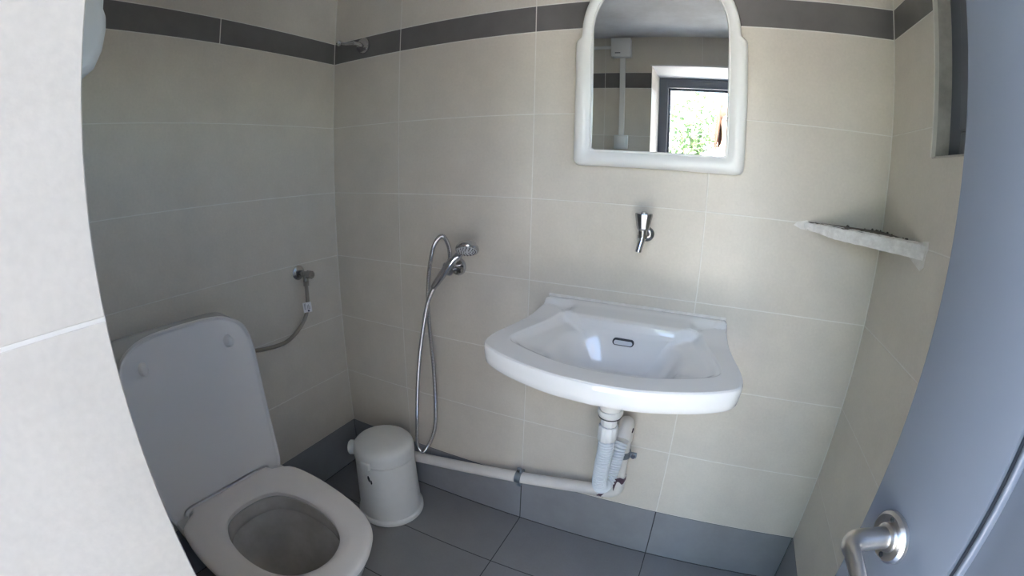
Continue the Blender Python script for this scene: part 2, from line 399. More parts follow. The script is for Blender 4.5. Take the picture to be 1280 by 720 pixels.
def ring_bead(x0, x1, z0, z1, wd, y0, y1):
    bm = bmesh.new()
    box(bm, (x0, y0, z0), (x0+wd, y1, z1), wd*0.4, 3); box(bm, (x1-wd, y0, z0), (x1, y1, z1), wd*0.4, 3)
    box(bm, (x0+wd, y0, z0), (x1-wd, y1, z0+wd), wd*0.4, 3); box(bm, (x0+wd, y0, z1-wd), (x1-wd, y1, z1), wd*0.4, 3)
    return bm
lp('panel_bead', ring_bead(0.105, LW-SW-0.0055, LZ0+0.136, LZ1-0.116, 0.0048, -0.008, 0.0004), 'door')
lp('gasket', ring_bead(0.100, LW-SW+0.0005, LZ0+0.131, LZ1-0.111, 0.0048, -0.0075, -0.0035), 'door_dark')
hz, hu = 0.985, LW-0.050
bm = bmesh.new(); lathe(bm, [(0, 0.0), (0.0265, 0.0), (0.0265, 0.004), (0.0235, 0.0075), (0.0195, 0.0062), (0.0155, 0.0060), (0.0150, 0.009), (0.0125, 0.0105), (0, 0.0105)], 56, (hu, 0, hz), 'y')
ro = obj('rosette', bm, 'steel', leaf, True)
for s in (1, -1):
    bm = bmesh.new(); lathe(bm, [(0, 0), (0.0028, 0), (0.0028, 0.0012), (0.0014, 0.0018), (0, 0.0012)], 16, (hu+0.004*s, 0.0064, hz+0.0192*s), 'y'); obj('screw', bm, 'black', ro, True)
P = [(hu, 0.008, hz), (hu, 0.030, hz), (hu, 0.040, hz)]
for k in range(1, 8):
    a = PI/2*k/7; P.append((hu-0.016*(1-math.cos(a)), 0.040+0.016*math.sin(a), hz))
P += [(hu-0.045, 0.059, hz-0.008), (hu-0.075, 0.062, hz-0.020), (hu-0.100, 0.061, hz-0.028), (hu-0.115, 0.058, hz-0.031)]
bm = bmesh.new(); tube(bm, P, [0.0112]*3+[0.0112, 0.0110, 0.0106, 0.0100, 0.0094, 0.0088, 0.0084]+[0.0078, 0.0076, 0.0074, 0.0070], 24)
obj('lever_handle', bm, 'steel', leaf, True)
bm = bmesh.new(); lathe(bm, [(0, 0), (0.0265, 0), (0.0265, -0.006), (0.012, -0.009), (0, -0.009)], 40, (hu, -D, hz), 'y'); obj('rosette', bm, 'steel', leaf, True)
bm = bmesh.new(); tube(bm, [(x, -D-(y), z) for x, y, z in P], 0.0096, 16); obj('lever_handle', bm, 'steel', leaf, True)
obj('lock_plate', bx((LW-0.0005, -0.031, hz-0.11), (LW+0.0018, -0.009, hz+0.09), 0.0006), 'steel', leaf)
for z in (0.25, 0.95, 1.58):
    bm = bmesh.new(); tube(bm, [(-0.004, 0.004, z-0.045), (-0.004, 0.004, z+0.045)], 0.007, 16); obj('hinge', bm, 'steel', leaf, True)
# ------------------------------------------------------------------ window in the right wall
w1 = tag(empty('window_1'), kind='structure')
FXW = W+0.033
bm = bmesh.new()
box(bm, (W+0.0005, WY0-0.0005, WZ0), (FXW+0.06, WY0+0.006, WZ1))
obj('reveal', bm, 'jamb', w1)
bm = bmesh.new(); box(bm, (W-0.0015, WY1, WZ0-0.004), (FXW+0.06, WY0+0.006, WZ0), 0.001); obj('sill', bm, 'jamb', w1)
bm = bmesh.new(); box(bm, (W-0.0072, WY0-0.004, WZ0-0.002), (W+0.002, WY0+0.0015, WZ1)); obj('tile_edge', bm, 'grout', w1)
bm = bmesh.new(); fw = 0.05
box(bm, (FXW, WY0-fw, WZ0), (FXW+0.05, WY0, WZ1), 0.003); box(bm, (FXW, WY1, WZ0), (FXW+0.05, WY1+fw, WZ1), 0.003)
box(bm, (FXW, WY1+fw, WZ0), (FXW+0.05, WY0-fw, WZ0+fw), 0.003); box(bm, (FXW, WY1+fw, WZ1-fw), (FXW+0.05, WY0-fw, WZ1), 0.003)
obj('window_frame', bm, 'frame_grey', w1)
bm = bmesh.new(); fw2 = 0.045; a0, a1, c0, c1 = WY0-fw-0.003, WY1+fw+0.003, WZ0+fw+0.003, WZ1-fw-0.003
box(bm, (FXW-0.006, a0-fw2, c0), (FXW+0.04, a0, c1), 0.003); box(bm, (FXW-0.006, a1, c0), (FXW+0.04, a1+fw2, c1), 0.003)
box(bm, (FXW-0.006, a1+fw2, c0), (FXW+0.04, a0-fw2, c0+fw2), 0.003); box(bm, (FXW-0.006, a1+fw2, c1-fw2), (FXW+0.04, a0-fw2, c1), 0.003)
sash = obj('sash', bm, 'frame_grey', w1)
obj('pane', bx((FXW+0.018, a1+fw2-0.004, c0+fw2-0.004), (FXW+0.023, a0-fw2+0.004, c1-fw2+0.004)), 'glass', w1)

# ------------------------------------------------------------------ washbasin
CX = 1.160
bo = [(0.0, 0.0), (0.262, 0.0), (0.266, -0.03), (0.272, -0.12), (0.284, -0.21), (0.297, -0.285), (0.299, -0.335), (0.290, -0.368), (0.265, -0.392), (0.20, -0.425), (0.10, -0.456), (0.0, -0.466)]
half = catmull([(x, y, 0) for x, y in bo[1:]], 8)
outl = [(p.x, p.y) for p in half] + [(-p.x, p.y) for p in half[::-1][1:]]
inn_r = [(0.0, -0.108), (0.150, -0.108), (0.165, -0.090), (0.190, -0.085), (0.200, -0.12), (0.225, -0.20), (0.246, -0.280), (0.240, -0.318), (0.20, -0.345), (0.10, -0.385), (0.0, -0.398)]
h2 = catmull([(x, y, 0) for x, y in inn_r], 6)
inl = [(p.x, p.y) for p in h2] + [(-p.x, p.y) for p in h2[::-1][1:-1]]
N = 320; BC = (0.0, -0.215)
oR = ray_outline(outl, *BC, N); iR = ray_outline(inl, *BC, N)
ZT = 0.892
def bowl_z(x, y, f):
    """f = 0 at bowl outline, 1 at centre"""
    lip = 0.004+0.010*sstep(0.0, 0.10, f)+0.014*sstep(0.02, 0.45, f)
    dx = x/0.158; dy = (y+0.240)/(0.150 if y < -0.240 else 0.128)
    q = (abs(dx)**3.6+abs(dy)**3.6)**(1/3.6)
    deep = 0.078*sstep(1.04, 0.62, q)+0.016*sstep(0.7, 0.1, q)
    return ZT-lip-deep
def top_z(x, y):
    z = ZT - 0.0
    z += 0.015*sstep(-0.034, -0.026, y)                                   # raised ledge against the wall
    z += 0.012*sstep(0.186, 0.162, abs(x))*sstep(-0.120, -0.106, y)*(1-sstep(-0.034, -0.026, y))   # tap deck
    z += 0.014*sstep(-0.16, 0.0, y)
    return z
basin = empty('washbasin', (CX, 0, 0))
bm = bmesh.new(); rings = []
for f in [0.985, 0.93, 0.86, 0.78, 0.70, 0.62, 0.56, 0.50, 0.45, 0.41, 0.37, 0.33, 0.29, 0.26, 0.23, 0.20, 0.17, 0.14, 0.12, 0.10, 0.08, 0.06, 0.04, 0.02]:
    rings.append([Vector((BC[0]+(x-BC[0])*(1-f), BC[1]+(y-BC[1])*(1-f), 0)) for x, y in iR])
    for p in rings[-1]: p.z = bowl_z(p.x, p.y, f)
for t in [0.0, 0.03, 0.06, 0.10, 0.15, 0.20, 0.25, 0.31, 0.38, 0.5, 0.62, 0.72, 0.82, 0.90, 0.95]:
    r = []
    for (xi, yi), (xo, yo) in zip(iR, oR):
        x, y = xi+(xo-xi)*t, yi+(yo-yi)*t
        z = top_z(x, y)-0.004*sstep(0.10, 0.0, t)
        r.append(Vector((x, y, z)))
    rings.append(r)
def outring(off, dz):
    r = []
    for (xi, yi), (xo, yo) in zip(iR, oR):
        d = Vector((xo-BC[0], yo-BC[1], 0)); L = d.length; d /= L
        k = off if yo < -0.005 else min(off, 0)
        x, y = BC[0]+d.x*(L+k), BC[1]+d.y*(L+k)
        r.append(Vector((x, min(y, 0.0), top_z(x, y) if dz is None else ((top_z(x, y) if dz > -0.012 else ZT)+dz))))
    return r
rings += [outring(-0.005, -0.0006), outring(-0.001, -0.003), outring(0.0006, -0.008), outring(0.0, -0.020), outring(-0.002, -0.034), outring(-0.004, -0.046), outring(-0.009, -0.052)]
# underside follows the bowl
for s, dz in [(0.90, -0.050), (0.80, -0.050), (0.70, -0.060), (0.60, -0.090), (0.46, -0.120), (0.30, -0.134), (0.18, -0.142), (0.13, -0.150), (0.125, -0.183), (0.118, -0.190)]:
    r = []
    for (xo, yo) in oR:
        cyy = BC[1]+0.03*(1-s)*0
        x = BC[0]+(xo-BC[0])*s; y = cyy+(yo-cyy)*s
        if s < 0.2:
            d = Vector((xo-BC[0], yo-BC[1], 0)).normalized(); rr = {0.18: 0.045, 0.13: 0.032, 0.125: 0.031, 0.118: 0.029}[s]
            x, y = BC[0]+d.x*rr, BC[1]+d.y*rr
        r.append(Vector((x, y, ZT+dz)))
    rings.append(r)
loft(bm, rings)
obj('basin_body', bm, 'ceramic', basin, True)
bm = bmesh.new()      # overflow slot on the rear slope of the bowl
def pill(bm, c, w_, h_, d_, nrm_y, n=12, tilt=0.0):
    ring = []
    for s_, a0 in ((1, -PI/2), (-1, PI/2)):
        for k in range(n+1):
            a = a0+PI*k/n; ring.append((s_*0+(w_/2-h_/2)*s_+h_/2*math.cos(a), h_/2*math.sin(a)))
    top = [Vector((c[0]+x, c[1]-d_, c[2]+z)) for x, z in ring]; bot = [Vector((c[0]+x, c[1]+0.004, c[2]+z)) for x, z in ring]
    for v in top: v.y += (v.z-c[2])*tilt
    for v in bot: v.y += (v.z-c[2])*tilt
    loft(bm, [bot, top])
OV = (-0.002, -0.131, 0.858)
pill(bm, OV, 0.058, 0.0165, 0.001, 0, tilt=0.45); ov = obj('overflow_slot', bm, 'black', basin, True)
bm = bmesh.new(); pill(bm, (OV[0], OV[1]-0.0012, OV[2]-0.001), 0.050, 0.0105, 0.0012, 0, tilt=0.45); obj('overflow_insert', bm, 'grey_plastic', ov, True)
bm = bmesh.new(); zb = bowl_z(0, BC[1], 0.95)
lathe(bm, [(0, zb+0.001), (0.017, zb+0.001), (0.021, zb+0.004), (0.024, zb+0.002), (0.024, zb-0.004)], 32, (BC[0], BC[1], 0)); obj('plug_hole', bm, 'chrome', basin, True)
bm = bmesh.new(); box(bm, (-0.262, -0.004, ZT+0.027), (0.262, -0.0008, ZT+0.036), 0.0012); obj('sealant_bead', bm, 'smear', basin)
tag(basin, 'white ceramic wall-hung washbasin with overflow slot below the mirror', 'washbasin')

# ------------------------------------------------------------------ drain trap and waste pipes
DXP, DYP = CX+BC[0], BC[1]
trap = empty('drain_trap', (DXP, DYP, 0))
zt = ZT-0.189
bm = bmesh.new(); lathe(bm, [(0, zt), (0.033, zt), (0.034, zt-0.010), (0.030, zt-0.020), (0.024, zt-0.024), (0, zt-0.024)], 40); obj('waste_flange', bm, 'white_plastic', trap, True)
bm = bmesh.new(); lathe(bm, [(0.0292, zt-0.0195), (0.0308, zt-0.0205), (0.0298, zt-0.0235), (0.027, zt-0.0235)], 40); obj('rubber_washer', bm, 'black', trap, True)
def nut(bm, z0, z1, r, ribs=12, o=(0, 0)):
    n = ribs*4; rs = []
    for z, e in ((z0, 0.9), (z0+0.003, 1.0), (z1-0.003, 1.0), (z1, 0.9)):
        rs.append([Vector((o[0]+(r*e+(0.0014 if (k % 4) in (0, 1) else 0))*math.cos(2*PI*k/n), o[1]+(r*e+(0.0014 if (k % 4) in (0, 1) else 0))*math.sin(2*PI*k/n), z)) for k in range(n)])
    loft(bm, rs)
bm = bmesh.new(); nut(bm, zt-0.050, zt-0.024, 0.0205); obj('collar', bm, 'white_plastic', trap, True)
bm = bmesh.new(); nut(bm, zt-0.096, zt-0.050, 0.0255); obj('slip_nut', bm, 'white_plastic', trap, True)
VX, VY = 1.188-DXP, -0.045-DYP       # riser pipe in trap coordinates
zc = zt-0.096
path = [(0, 0, zc+0.004), (0.000, 0.000, zc-0.04), (-0.004, 0.006, zc-0.10), (-0.006, 0.014, zc-0.155), (-0.003, 0.028, zc-0.188), (0.006, 0.052, zc-0.196), (0.013, 0.075, zc-0.178), (0.017, 0.090, zc-0.145), (0.020, 0.098, zc-0.115), (0.022, 0.107, zc-0.092), (0.024, 0.117, zc-0.078)]
pp = resample(catmull(path, 12), 0.0027)
bm = bmesh.new(); tube(bm, pp, [(0.0225 if (i % 3) else 0.0170) for i in range(len(pp))], 24); obj('corrugated_hose', bm, 'corrugated', trap, True)
tag(trap, 'corrugated grey-white flexible drain trap hanging below the washbasin', 'drain trap')
riser = empty('waste_pipe', (1.188, -0.045, 0))
bm = bmesh.new(); zr0, zr1 = 0.325, 0.552
tube(bm, [(0, 0, zr0), (0, 0, zr1-0.03)], 0.0205, 28); obj('vertical_pipe', bm, 'pipe', riser, True)
bm = bmesh.new()
P = [(0, 0, zr1-0.045), (0, 0, zr1)]+[(-0.001*k/8, -0.024*(1-math.cos(PI*0.75*k/8)), zr1+0.024*math.sin(PI*0.75*k/8)) for k in range(1, 9)]+[(-0.003, -0.058, zr1-0.002)]
tube(bm, P, [0.0235, 0.0235]+[0.0235]*8+[0.0240], 28); obj('top_elbow', bm, 'pipe', riser, True)
bm = bmesh.new(); tube(bm, [(-0.003, -0.052, zr1+0.003), (-0.0035, -0.064, zr1-0.008)], 0.0262, 28); obj('elbow_rim', bm, 'pipe', riser, True)
bm = bmesh.new()
slx = -0.120/0.751   # fall of the long pipe per metre
P = [(0, 0, zr0+0.04), (0, 0, zr0)]+[(-0.034*(1-math.cos(PI/2*k/8)), 0, zr0-0.034*math.sin(PI/2*k/8)) for k in range(1, 9)]+[(-0.055, 0, zr0-0.038)]
tube(bm, P, 0.0238, 28); obj('bottom_elbow', bm, 'pipe', riser, True)
bm = bmesh.new(); zl = zr0-0.034
tube(bm, [(-0.045, 0, zl-0.002), (0.30-1.188, 0, zl-0.002+(0.30-1.143)*0.150), (0.26-1.188, 0.002, zl-0.014+(0.26-1.143)*0.150)], 0.0205, 28); obj('horizontal_pipe', bm, 'pipe', riser, True)
def stain(c, ax, r, w_, amp, drips):
    bm = bmesh.new(); n = 40; rs = []
    for s in (0, 1):
        ring = []
        for k in range(n):
            a = 2*PI*k/n
            e = (0 if s == 0 else w_) + (amp*noise.noise(Vector((a*1.7, s*5+c[0]*9, 2.3))) if True else 0)
            if s == 0:
                for (da, dl, dw) in drips: e -= dl*math.exp(-((a-da)/dw)**2)
            if ax == 'z': ring.append(Vector((c[0]+r*math.cos(a), c[1]+r*math.sin(a), c[2]+e)))
            else: ring.append(Vector((c[0]+e, c[1]+r*math.cos(a), c[2]+r*math.sin(a)-e*slx*0)))
        rs.append(ring)
    loft(bm, rs, False, False); return bm
obj('primer_stain', stain((0, 0, zr0+0.030), 'z', 0.0243, 0.014, 0.006, [(4.4, 0.048, 0.16), (5.4, 0.012, 0.4)]), 'primer', riser, True)
obj('primer_stain', stain((-0.060, 0, zr0-0.036), 'x', 0.0246, 0.022, 0.010, [(0, 0.004, 0.3)]), 'primer', riser, True)
obj('primer_stain', bx((0.020, -0.034, zr1+0.004), (0.0245, -0.014, zr1+0.010), 0.001), 'primer', riser)
tag(riser, 'white plastic waste pipe running from the trap along the base of the back wall', 'pipe')
def clamp(name, cx, cz, horiz, r, label):
    e = empty(name, (cx, -0.045, cz))
    bm = bmesh.new(); n = 40; w_ = 0.011
    def ringpts(rad, s):
        return [Vector((s, rad*math.cos(2*PI*k/n), rad*math.sin(2*PI*k/n))) if horiz else Vector((rad*math.cos(2*PI*k/n), rad*math.sin(2*PI*k/n), s)) for k in range(n)]
    R_ = [ringpts(r, -w_), ringpts(r+0.004, -w_), ringpts(r+0.004, w_), ringpts(r, w_)]
    vs = [[bm.verts.new(p) for p in q] for q in R_]
    for i in range(4):
        a, c = vs[i], vs[(i+1) % 4]
        for k in range(n): bm.faces.new((a[k], a[(k+1) % n], c[(k+1) % n], c[k]))
    obj('band', bm, 'zinc', e, True)
    bm = bmesh.new()
    if horiz:
        box(bm, (-w_*0.8, -0.006, -(r+0.011)-0.009), (w_*0.8, 0.006, -(r+0.011)+0.009), 0.003, 2); obj('lug', bm, 'zinc', e, True)
        bm = bmesh.new(); box(bm, (-w_*0.8, -0.006, (r+0.011)-0.009), (w_*0.8, 0.006, (r+0.011)+0.009), 0.003, 2)
    else:
        box(bm, (r+0.002, -0.006, -w_*0.8), (r+0.024, 0.006, w_*0.8), 0.003, 2)
    obj('lug', bm, 'zinc', e, True)
    bm = bmesh.new()
    if horiz: lathe(bm, [(0, -0.010), (0.0055, -0.010), (0.0055, -0.006), (0, -0.006)], 16, (0, 0, r+0.013), 'y')
    else: lathe(bm, [(0, -0.012), (0.0065, -0.012), (0.0065, -0.006), (0, -0.006)], 16, (r+0.014, 0, 0), 'y')
    obj('clamp_screw', bm, 'dull_chrome', e, True)
    bm = bmesh.new(); tube(bm, [(0, r+0.003, 0), (0, 0.0445, 0)], 0.004, 12); obj('wall_stud', bm, 'zinc', e, True)
    return tag(e, label, 'pipe clamp')
xc = 0.838
clamp('pipe_clamp', xc, zl-0.002+(xc-1.143)*0.150, True, 0.0208, 'zinc clamp around the middle of the long horizontal pipe')
clamp('pipe_clamp', 1.188, 0.455, False, 0.0208, 'zinc clamp around the short vertical pipe under the basin')

# ------------------------------------------------------------------ mirror
mir = empty('wall_mirror', (1.190, -0.004, 1.312)); mir.rotation_euler = (0.018, 0, 0)
def mir_out(hw_low, hw_arch, zb_, zs, zc_, rc, notch):
    pts = []
    # start bottom-left, go right (clockwise as seen from the room)
    for k in range(7):
        a = PI+PI/2*k/6; pts.append((-hw_low+rc+rc*math.cos(a), zb_+rc+rc*math.sin(a)))
    for k in range(7):
        a = -PI/2+PI/2*k/6; pts.append((hw_low-rc+rc*math.cos(a), zb_+rc+rc*math.sin(a)))
    for k in range(1, 6): pts.append((hw_low-0.002*k/5, zb_+rc+(zs-0.012-zb_-rc)*k/5))
    pts.append((hw_low-0.004, zs-0.004)); pts.append((hw_low-0.010, zs))
    pts.append((hw_arch+0.003, zs+0.003)); pts.append((hw_arch, zs+0.010))
    for k in range(0, 25):
        a = PI*k/24; pts.append((hw_arch*math.cos(a), zc_+hw_arch*math.sin(a)*1.02))
    pts.append((-hw_arch, zs+0.010)); pts.append((-hw_arch-0.003, zs+0.003)); pts.append((-hw_low+0.010, zs)); pts.append((-hw_low+0.004, zs-0.004))
    for k in range(5, 0, -1): pts.append((-hw_low+0.002*k/5, zb_+rc+(zs-0.012-zb_-rc)*k/5))
    return pts
NM = 180; mc = (0.0, 0.25)
mo = ray_outline(mir_out(0.232, 0.213, 0.0, 0.357, 0.372, 0.018, 1), *mc, NM)
mi = ray_outline([(-0.180, 0.046), (0.180, 0.046)]+[(0.180*math.cos(PI*k/24), 0.372+0.180*math.sin(PI*k/24)) for k in range(25)], *mc, NM)
bm = bmesh.new(); rings = []
rings.append([Vector((x, 0, z)) for x, z in mo]); rings.append([Vector((x, -0.010, z)) for x, z in mo])
for t, d in [(0.03, 0.0160), (0.10, 0.0215), (0.22, 0.0255), (0.40, 0.0275), (0.60, 0.0265), (0.78, 0.0225), (0.88, 0.0190), (0.90, 0.0200), (0.96, 0.0200), (1.0, 0.0165), (1.0, 0.012)]:
    rings.append([Vector((xo+(xi-xo)*t, -d, zo+(zi-zo)*t)) for (xo, zo), (xi, zi) in zip(mo, mi)])
loft(bm, rings, True, False); obj('mirror_frame', bm, 'mirror_frame', mir, True)
bm = bmesh.new(); loft(bm, [[Vector((x*1.01, -0.011, (z-0.2)*1.005+0.2)) for x, z in mi], [Vector((x*1.01, -0.0135, (z-0.2)*1.005+0.2)) for x, z in mi]])
obj('mirror_glass', bm, 'mirror', mir)
tag(mir, 'arched mirror in a rounded white plastic frame above the washbasin', 'mirror')

# ------------------------------------------------------------------ basin tap on the wall
tap = empty('wall_tap', (1.176, 0, 1.134))
bm = bmesh.new(); lathe(bm, [(0, -0.0005), (0.021, -0.0005), (0.021, -0.003), (0.017, -0.008), (0.010, -0.010), (0, -0.010)], 32, (0, 0, 0), 'y'); obj('flange', bm, 'dull_chrome', tap, True)
bm = bmesh.new(); tube(bm, [(0, -0.008, 0), (-0.002, -0.030, 0.0), (-0.004, -0.062, 0.0)], [0.0095, 0.0095, 0.0125], 20)
tube(bm, [(-0.004, -0.058, -0.004), (-0.004, -0.058, 0.018)], 0.0125, 20)
obj('tap_body', bm, 'dull_chrome', tap, True)
bm = bmesh.new(); tube(bm, [(-0.004, -0.058, 0.004), (-0.005, -0.062, -0.012), (-0.009, -0.070, -0.034), (-0.010, -0.072, -0.042)], [0.0100, 0.0095, 0.0088, 0.0092], 20); obj('spout', bm, 'chrome', tap, True)
bm = bmesh.new(); n = 10; rs = []
for z, r in ((0.016, 0.0140), (0.020, 0.0165), (0.056, 0.0235), (0.060, 0.0225)):
    rs.append([Vector((-0.004+r*math.cos(2*PI*k/n+0.2), -0.058+r*math.sin(2*PI*k/n+0.2), z)) for k in range(n)])
loft(bm, rs); kn = obj('tap_knob', bm, 'dull_chrome', tap)
bm = bmesh.new(); lathe(bm, [(0.009, 0.0602), (0.009, 0.0630), (0.005, 0.0655), (0, 0.0655)], 20, (-0.004, -0.058, 0)); obj('knob_cap', bm, 'chrome', kn, True)
tag(tap, 'single chrome wall tap with a tapered knob above the washbasin', 'tap')

# ------------------------------------------------------------------ hand shower
SX, SZ = 0.574, 0.975
sh = empty('shower_bracket', (SX, 0, SZ))
bm = bmesh.new(); lathe(bm, [(0, -0.0005), (0.031, -0.0005), (0.031, -0.004), (0.026, -0.011), (0.014, -0.014), (0, -0.014)], 40, (0, 0, 0), 'y'); obj('wall_plate', bm, 'chrome', sh, True)
bm = bmesh.new(); tube(bm, [(0, -0.012, 0), (0, -0.050, 0.002)], [0.013, 0.0145], 24)
tube(bm, [(0.022, -0.036, -0.002), (-0.030, -0.040, 0.006)], [0.0085, 0.0095], 20); obj('valve_body', bm, 'chrome', sh, True)
bm = bmesh.new(); tube(bm, [(0.022, -0.036, -0.002), (0.036, -0.035, -0.004)], [0.012, 0.011], 8); obj('stop_knob', bm, 'dull_chrome', sh, True)
bm = bmesh.new(); tube(bm, [(0.000, -0.046, 0.000), (0.000, -0.056, -0.002), (0.002, -0.064, -0.004)], [0.0135, 0.016, 0.0165], 20); obj('cradle', bm, 'chrome', sh, True)
bm = bmesh.new(); tube(bm, [(-0.006, -0.038, 0.004), (-0.006, -0.040, 0.016), (-0.006, -0.041, 0.030)], [0.0080, 0.0092, 0.0085], 6); obj('hose_nut', bm, 'chrome', sh, True)
tag(sh, 'chrome shower valve and cradle on the back wall left of the basin', 'shower valve')
hs = empty('hand_shower', (SX, 0, SZ))
def hp(p): return Vector(p)
H0, H1 = Vector((-0.030, -0.092, -0.046)), Vector((0.046, -0.074, 0.052))
hpth = catmull([H0+Vector((-0.010, 0, -0.012)), H0, H0.lerp(H1, 0.35)+Vector((0, -0.006, 0)), H0.lerp(H1, 0.7)+Vector((0, -0.010, 0.002)), H1, H1+Vector((0.022, -0.004, 0.022)), H1+Vector((0.034, -0.004, 0.032))], 8)
rad = [0.0085+0.0045*math.sin(PI*min(1, i/len(hpth)*1.15)) for i in range(len(hpth))]
bm = bmesh.new(); tube(bm, hpth, rad, 24); obj('handle', bm, 'chrome', hs, True)
hd = Vector((0.088, -0.092, 0.078)); nrm = Vector((0.25, -0.52, -0.80)).normalized()     # spray face looks down and out
Q = nrm.to_track_quat('Z', 'Y').to_matrix().to_4x4(); HM = Matrix.Translation(hd) @ Q
bm = bmesh.new(); lathe(bm, [(0, -0.026), (0.014, -0.025), (0.028, -0.017), (0.035, -0.006), (0.0365, 0.002), (0.034, 0.006), (0.030, 0.006)], 48); bmesh.ops.transform(bm, matrix=HM, verts=bm.verts); obj('shower_head', bm, 'chrome', hs, True)
bm = bmesh.new(); lathe(bm, [(0.0305, 0.0055), (0.022, 0.0075), (0, 0.0085)], 48); bmesh.ops.transform(bm, matrix=HM, verts=bm.verts); sf = obj('spray_plate', bm, 'grey_plastic', hs, True)
for ring_r, cnt in ((0.010, 6), (0.018, 11), (0.0255, 16)):
    for k in range(cnt):
        a = 2*PI*k/cnt; bm = bmesh.new(); lathe(bm, [(0, 0.0105), (0.0012, 0.0105), (0.0017, 0.006), (0, 0.006)], 8, (ring_r*math.cos(a), ring_r*math.sin(a), 0))
        bmesh.ops.transform(bm, matrix=HM, verts=bm.verts); obj('nozzle', bm, 'black', sf)
def HS(px):  # centre line of the hose: x, y, z relative to bracket
    return px
tag(hs, 'chrome hand shower hung in the cradle with a ribbed handle end', 'hand shower')

# world points of the hose, from hand-shower end to valve end
HOSE_W = [(0.544, -0.09, 0.927), (0.518, -0.085, 0.887), (0.493, -0.07, 0.844), (0.466, -0.058, 0.761), (0.435, -0.045, 0.647), (0.41, -0.038, 0.498), (0.398, -0.040, 0.355), (0.408, -0.062, 0.265), (0.438, -0.078, 0.240), (0.466, -0.074, 0.272), (0.485, -0.05, 0.337), (0.488, -0.038, 0.43), (0.487, -0.036, 0.586), (0.476, -0.034, 0.716), (0.469, -0.032, 0.818), (0.471, -0.032, 0.879), (0.481, -0.034, 0.965), (0.505, -0.04, 1.044), (0.542, -0.045, 1.079), (0.564, -0.042, 1.045), (0.568, -0.041, 1.004)]
pp = resample(catmull(HOSE_W, 12), 0.0021)
bm = bmesh.new(); tube(bm, pp, [0.0068+(0.0009 if i % 2 else -0.0004) for i in range(len(pp))], 14)
hose = obj('shower_hose', bm, 'chrome', None, True)
tag(hose, 'long looped chrome shower hose hanging down the back wall to the pipe', 'hose')

# ------------------------------------------------------------------ robe hook on the dark border
hk = empty('robe_hook', (0.156, 0, 1.757))
bm = bmesh.new(); lathe(bm, [(0, -0.0005), (0.030, -0.0005), (0.030, -0.005), (0.026, -0.012), (0.014, -0.015), (0, -0.015)], 40, (0, 0, 0), 'y'); obj('base_disc', bm, 'chrome', hk, True)
bm = bmesh.new(); tube(bm, [(0, -0.010, 0), (-0.004, -0.030, 0.003), (-0.012, -0.046, 0.004)], [0.0085, 0.0065, 0.0080], 16); obj('neck', bm, 'chrome', hk, True)
bm = bmesh.new(); tube(bm, [(-0.010, -0.044, 0.004), (-0.034, -0.060, 0.002), (-0.052, -0.070, 0.006)], [0.0065, 0.0052, 0.0056], 14); ar = obj('arm', bm, 'chrome', hk, True)
bm = bmesh.new(); bmesh.ops.create_uvsphere(bm, u_segments=20, v_segments=14, radius=0.0110, matrix=Matrix.Translation((-0.056, -0.073, 0.006))); obj('knob', bm, 'chrome', hk, True)
tag(hk, 'small round chrome robe hook on the dark border by the left corner', 'hook')

# ------------------------------------------------------------------ broken corner shelf
cs = empty('corner_shelf', (W, 0, 1.205))
ax_, ay_ = -0.215, -0.268
bm = bmesh.new(); n = 46; tz, bz = 0.0150, -0.0185
def edge_pt(t): return Vector((ax_*(1-t), ay_*t, 0))
front_n = Vector((-0.268, -0.215, 0)).normalized()
rows_ = [[], [], [], [], [], []]
for k in range(n+1):
    t = k/n; e = edge_pt(t); j = noise.noise(Vector((t*14, 0.3, 1.0))); j2 = noise.noise(Vector((t*30, 7.3, 2.0)))
    taper = min(1, t*2.2+0.35)
    top_ = tz*0.55+j2*0.0028+0.004*t; bot = bz*taper-0.003*abs(j)-0.002
    rows_[0].append(bm.verts.new(e*0.9 + Vector((-0.003, -0.003, top_+0.001))))
    rows_[1].append(bm.verts.new(e - front_n*0.010*0 + front_n*(-0.007+j*0.003) + Vector((0, 0, top_))))
    rows_[2].append(bm.verts.new(e + front_n*(0.001+j*0.002) + Vector((0, 0, top_-0.003))))
    rows_[3].append(bm.verts.new(e + front_n*(0.004+j2*0.0015) + Vector((0, 0, (top_+bot)/2))))
    rows_[4].append(bm.verts.new(e + front_n*(0.001+j*0.0015) + Vector((0, 0, bot))))
    rows_[5].append(bm.verts.new(e*0.8 + Vector((-0.002, -0.002, bot))))
for a, c in zip(rows_, rows_[1:]):
    for k in range(n): bm.faces.new((a[k], a[k+1], c[k+1], c[k]))
obj('front_edge', bm, 'shelf_plaster', cs)
bm = bmesh.new(); pts = [Vector((0, 0, 0))]+[edge_pt(k/n)-front_n*(0.004+0.004*abs(noise.noise(Vector((k*0.5, 3, 0)))))+Vector((0, 0, 0)) for k in range(1, n)]
tri = [Vector((-0.0012, -0.0012, 0))]+[Vector((min(p.x, -0.0012), min(p.y, -0.0012), 0)) for p in pts[1:]]
loft(bm, [[p+Vector((0, 0, -0.012)) for p in tri], [p+Vector((0, 0, 0.0095)) for p in tri]]); obj('shelf_slab', bm, 'shelf_dirt', cs)
def smear(pts_, m='smear', th=0.0012):
    bm = bmesh.new(); loft(bm, [[Vector(p) for p in pts_], [Vector(p)+Vector(sm_n)*th for p in pts_]]); return bm
sm_n = (-1, 0, 0)
obj('filler_smear', smear([(-0.0004, y, z) for y, z in [(-0.276, -0.034), (-0.262, -0.044), (-0.225, -0.034), (-0.18, -0.020), (-0.20, 0.010), (-0.24, 0.013), (-0.262, 0.018), (-0.280, 0.020), (-0.284, 0.004), (-0.277, -0.010)]]), 'smear', cs)
sm_n = (0, -1, 0)
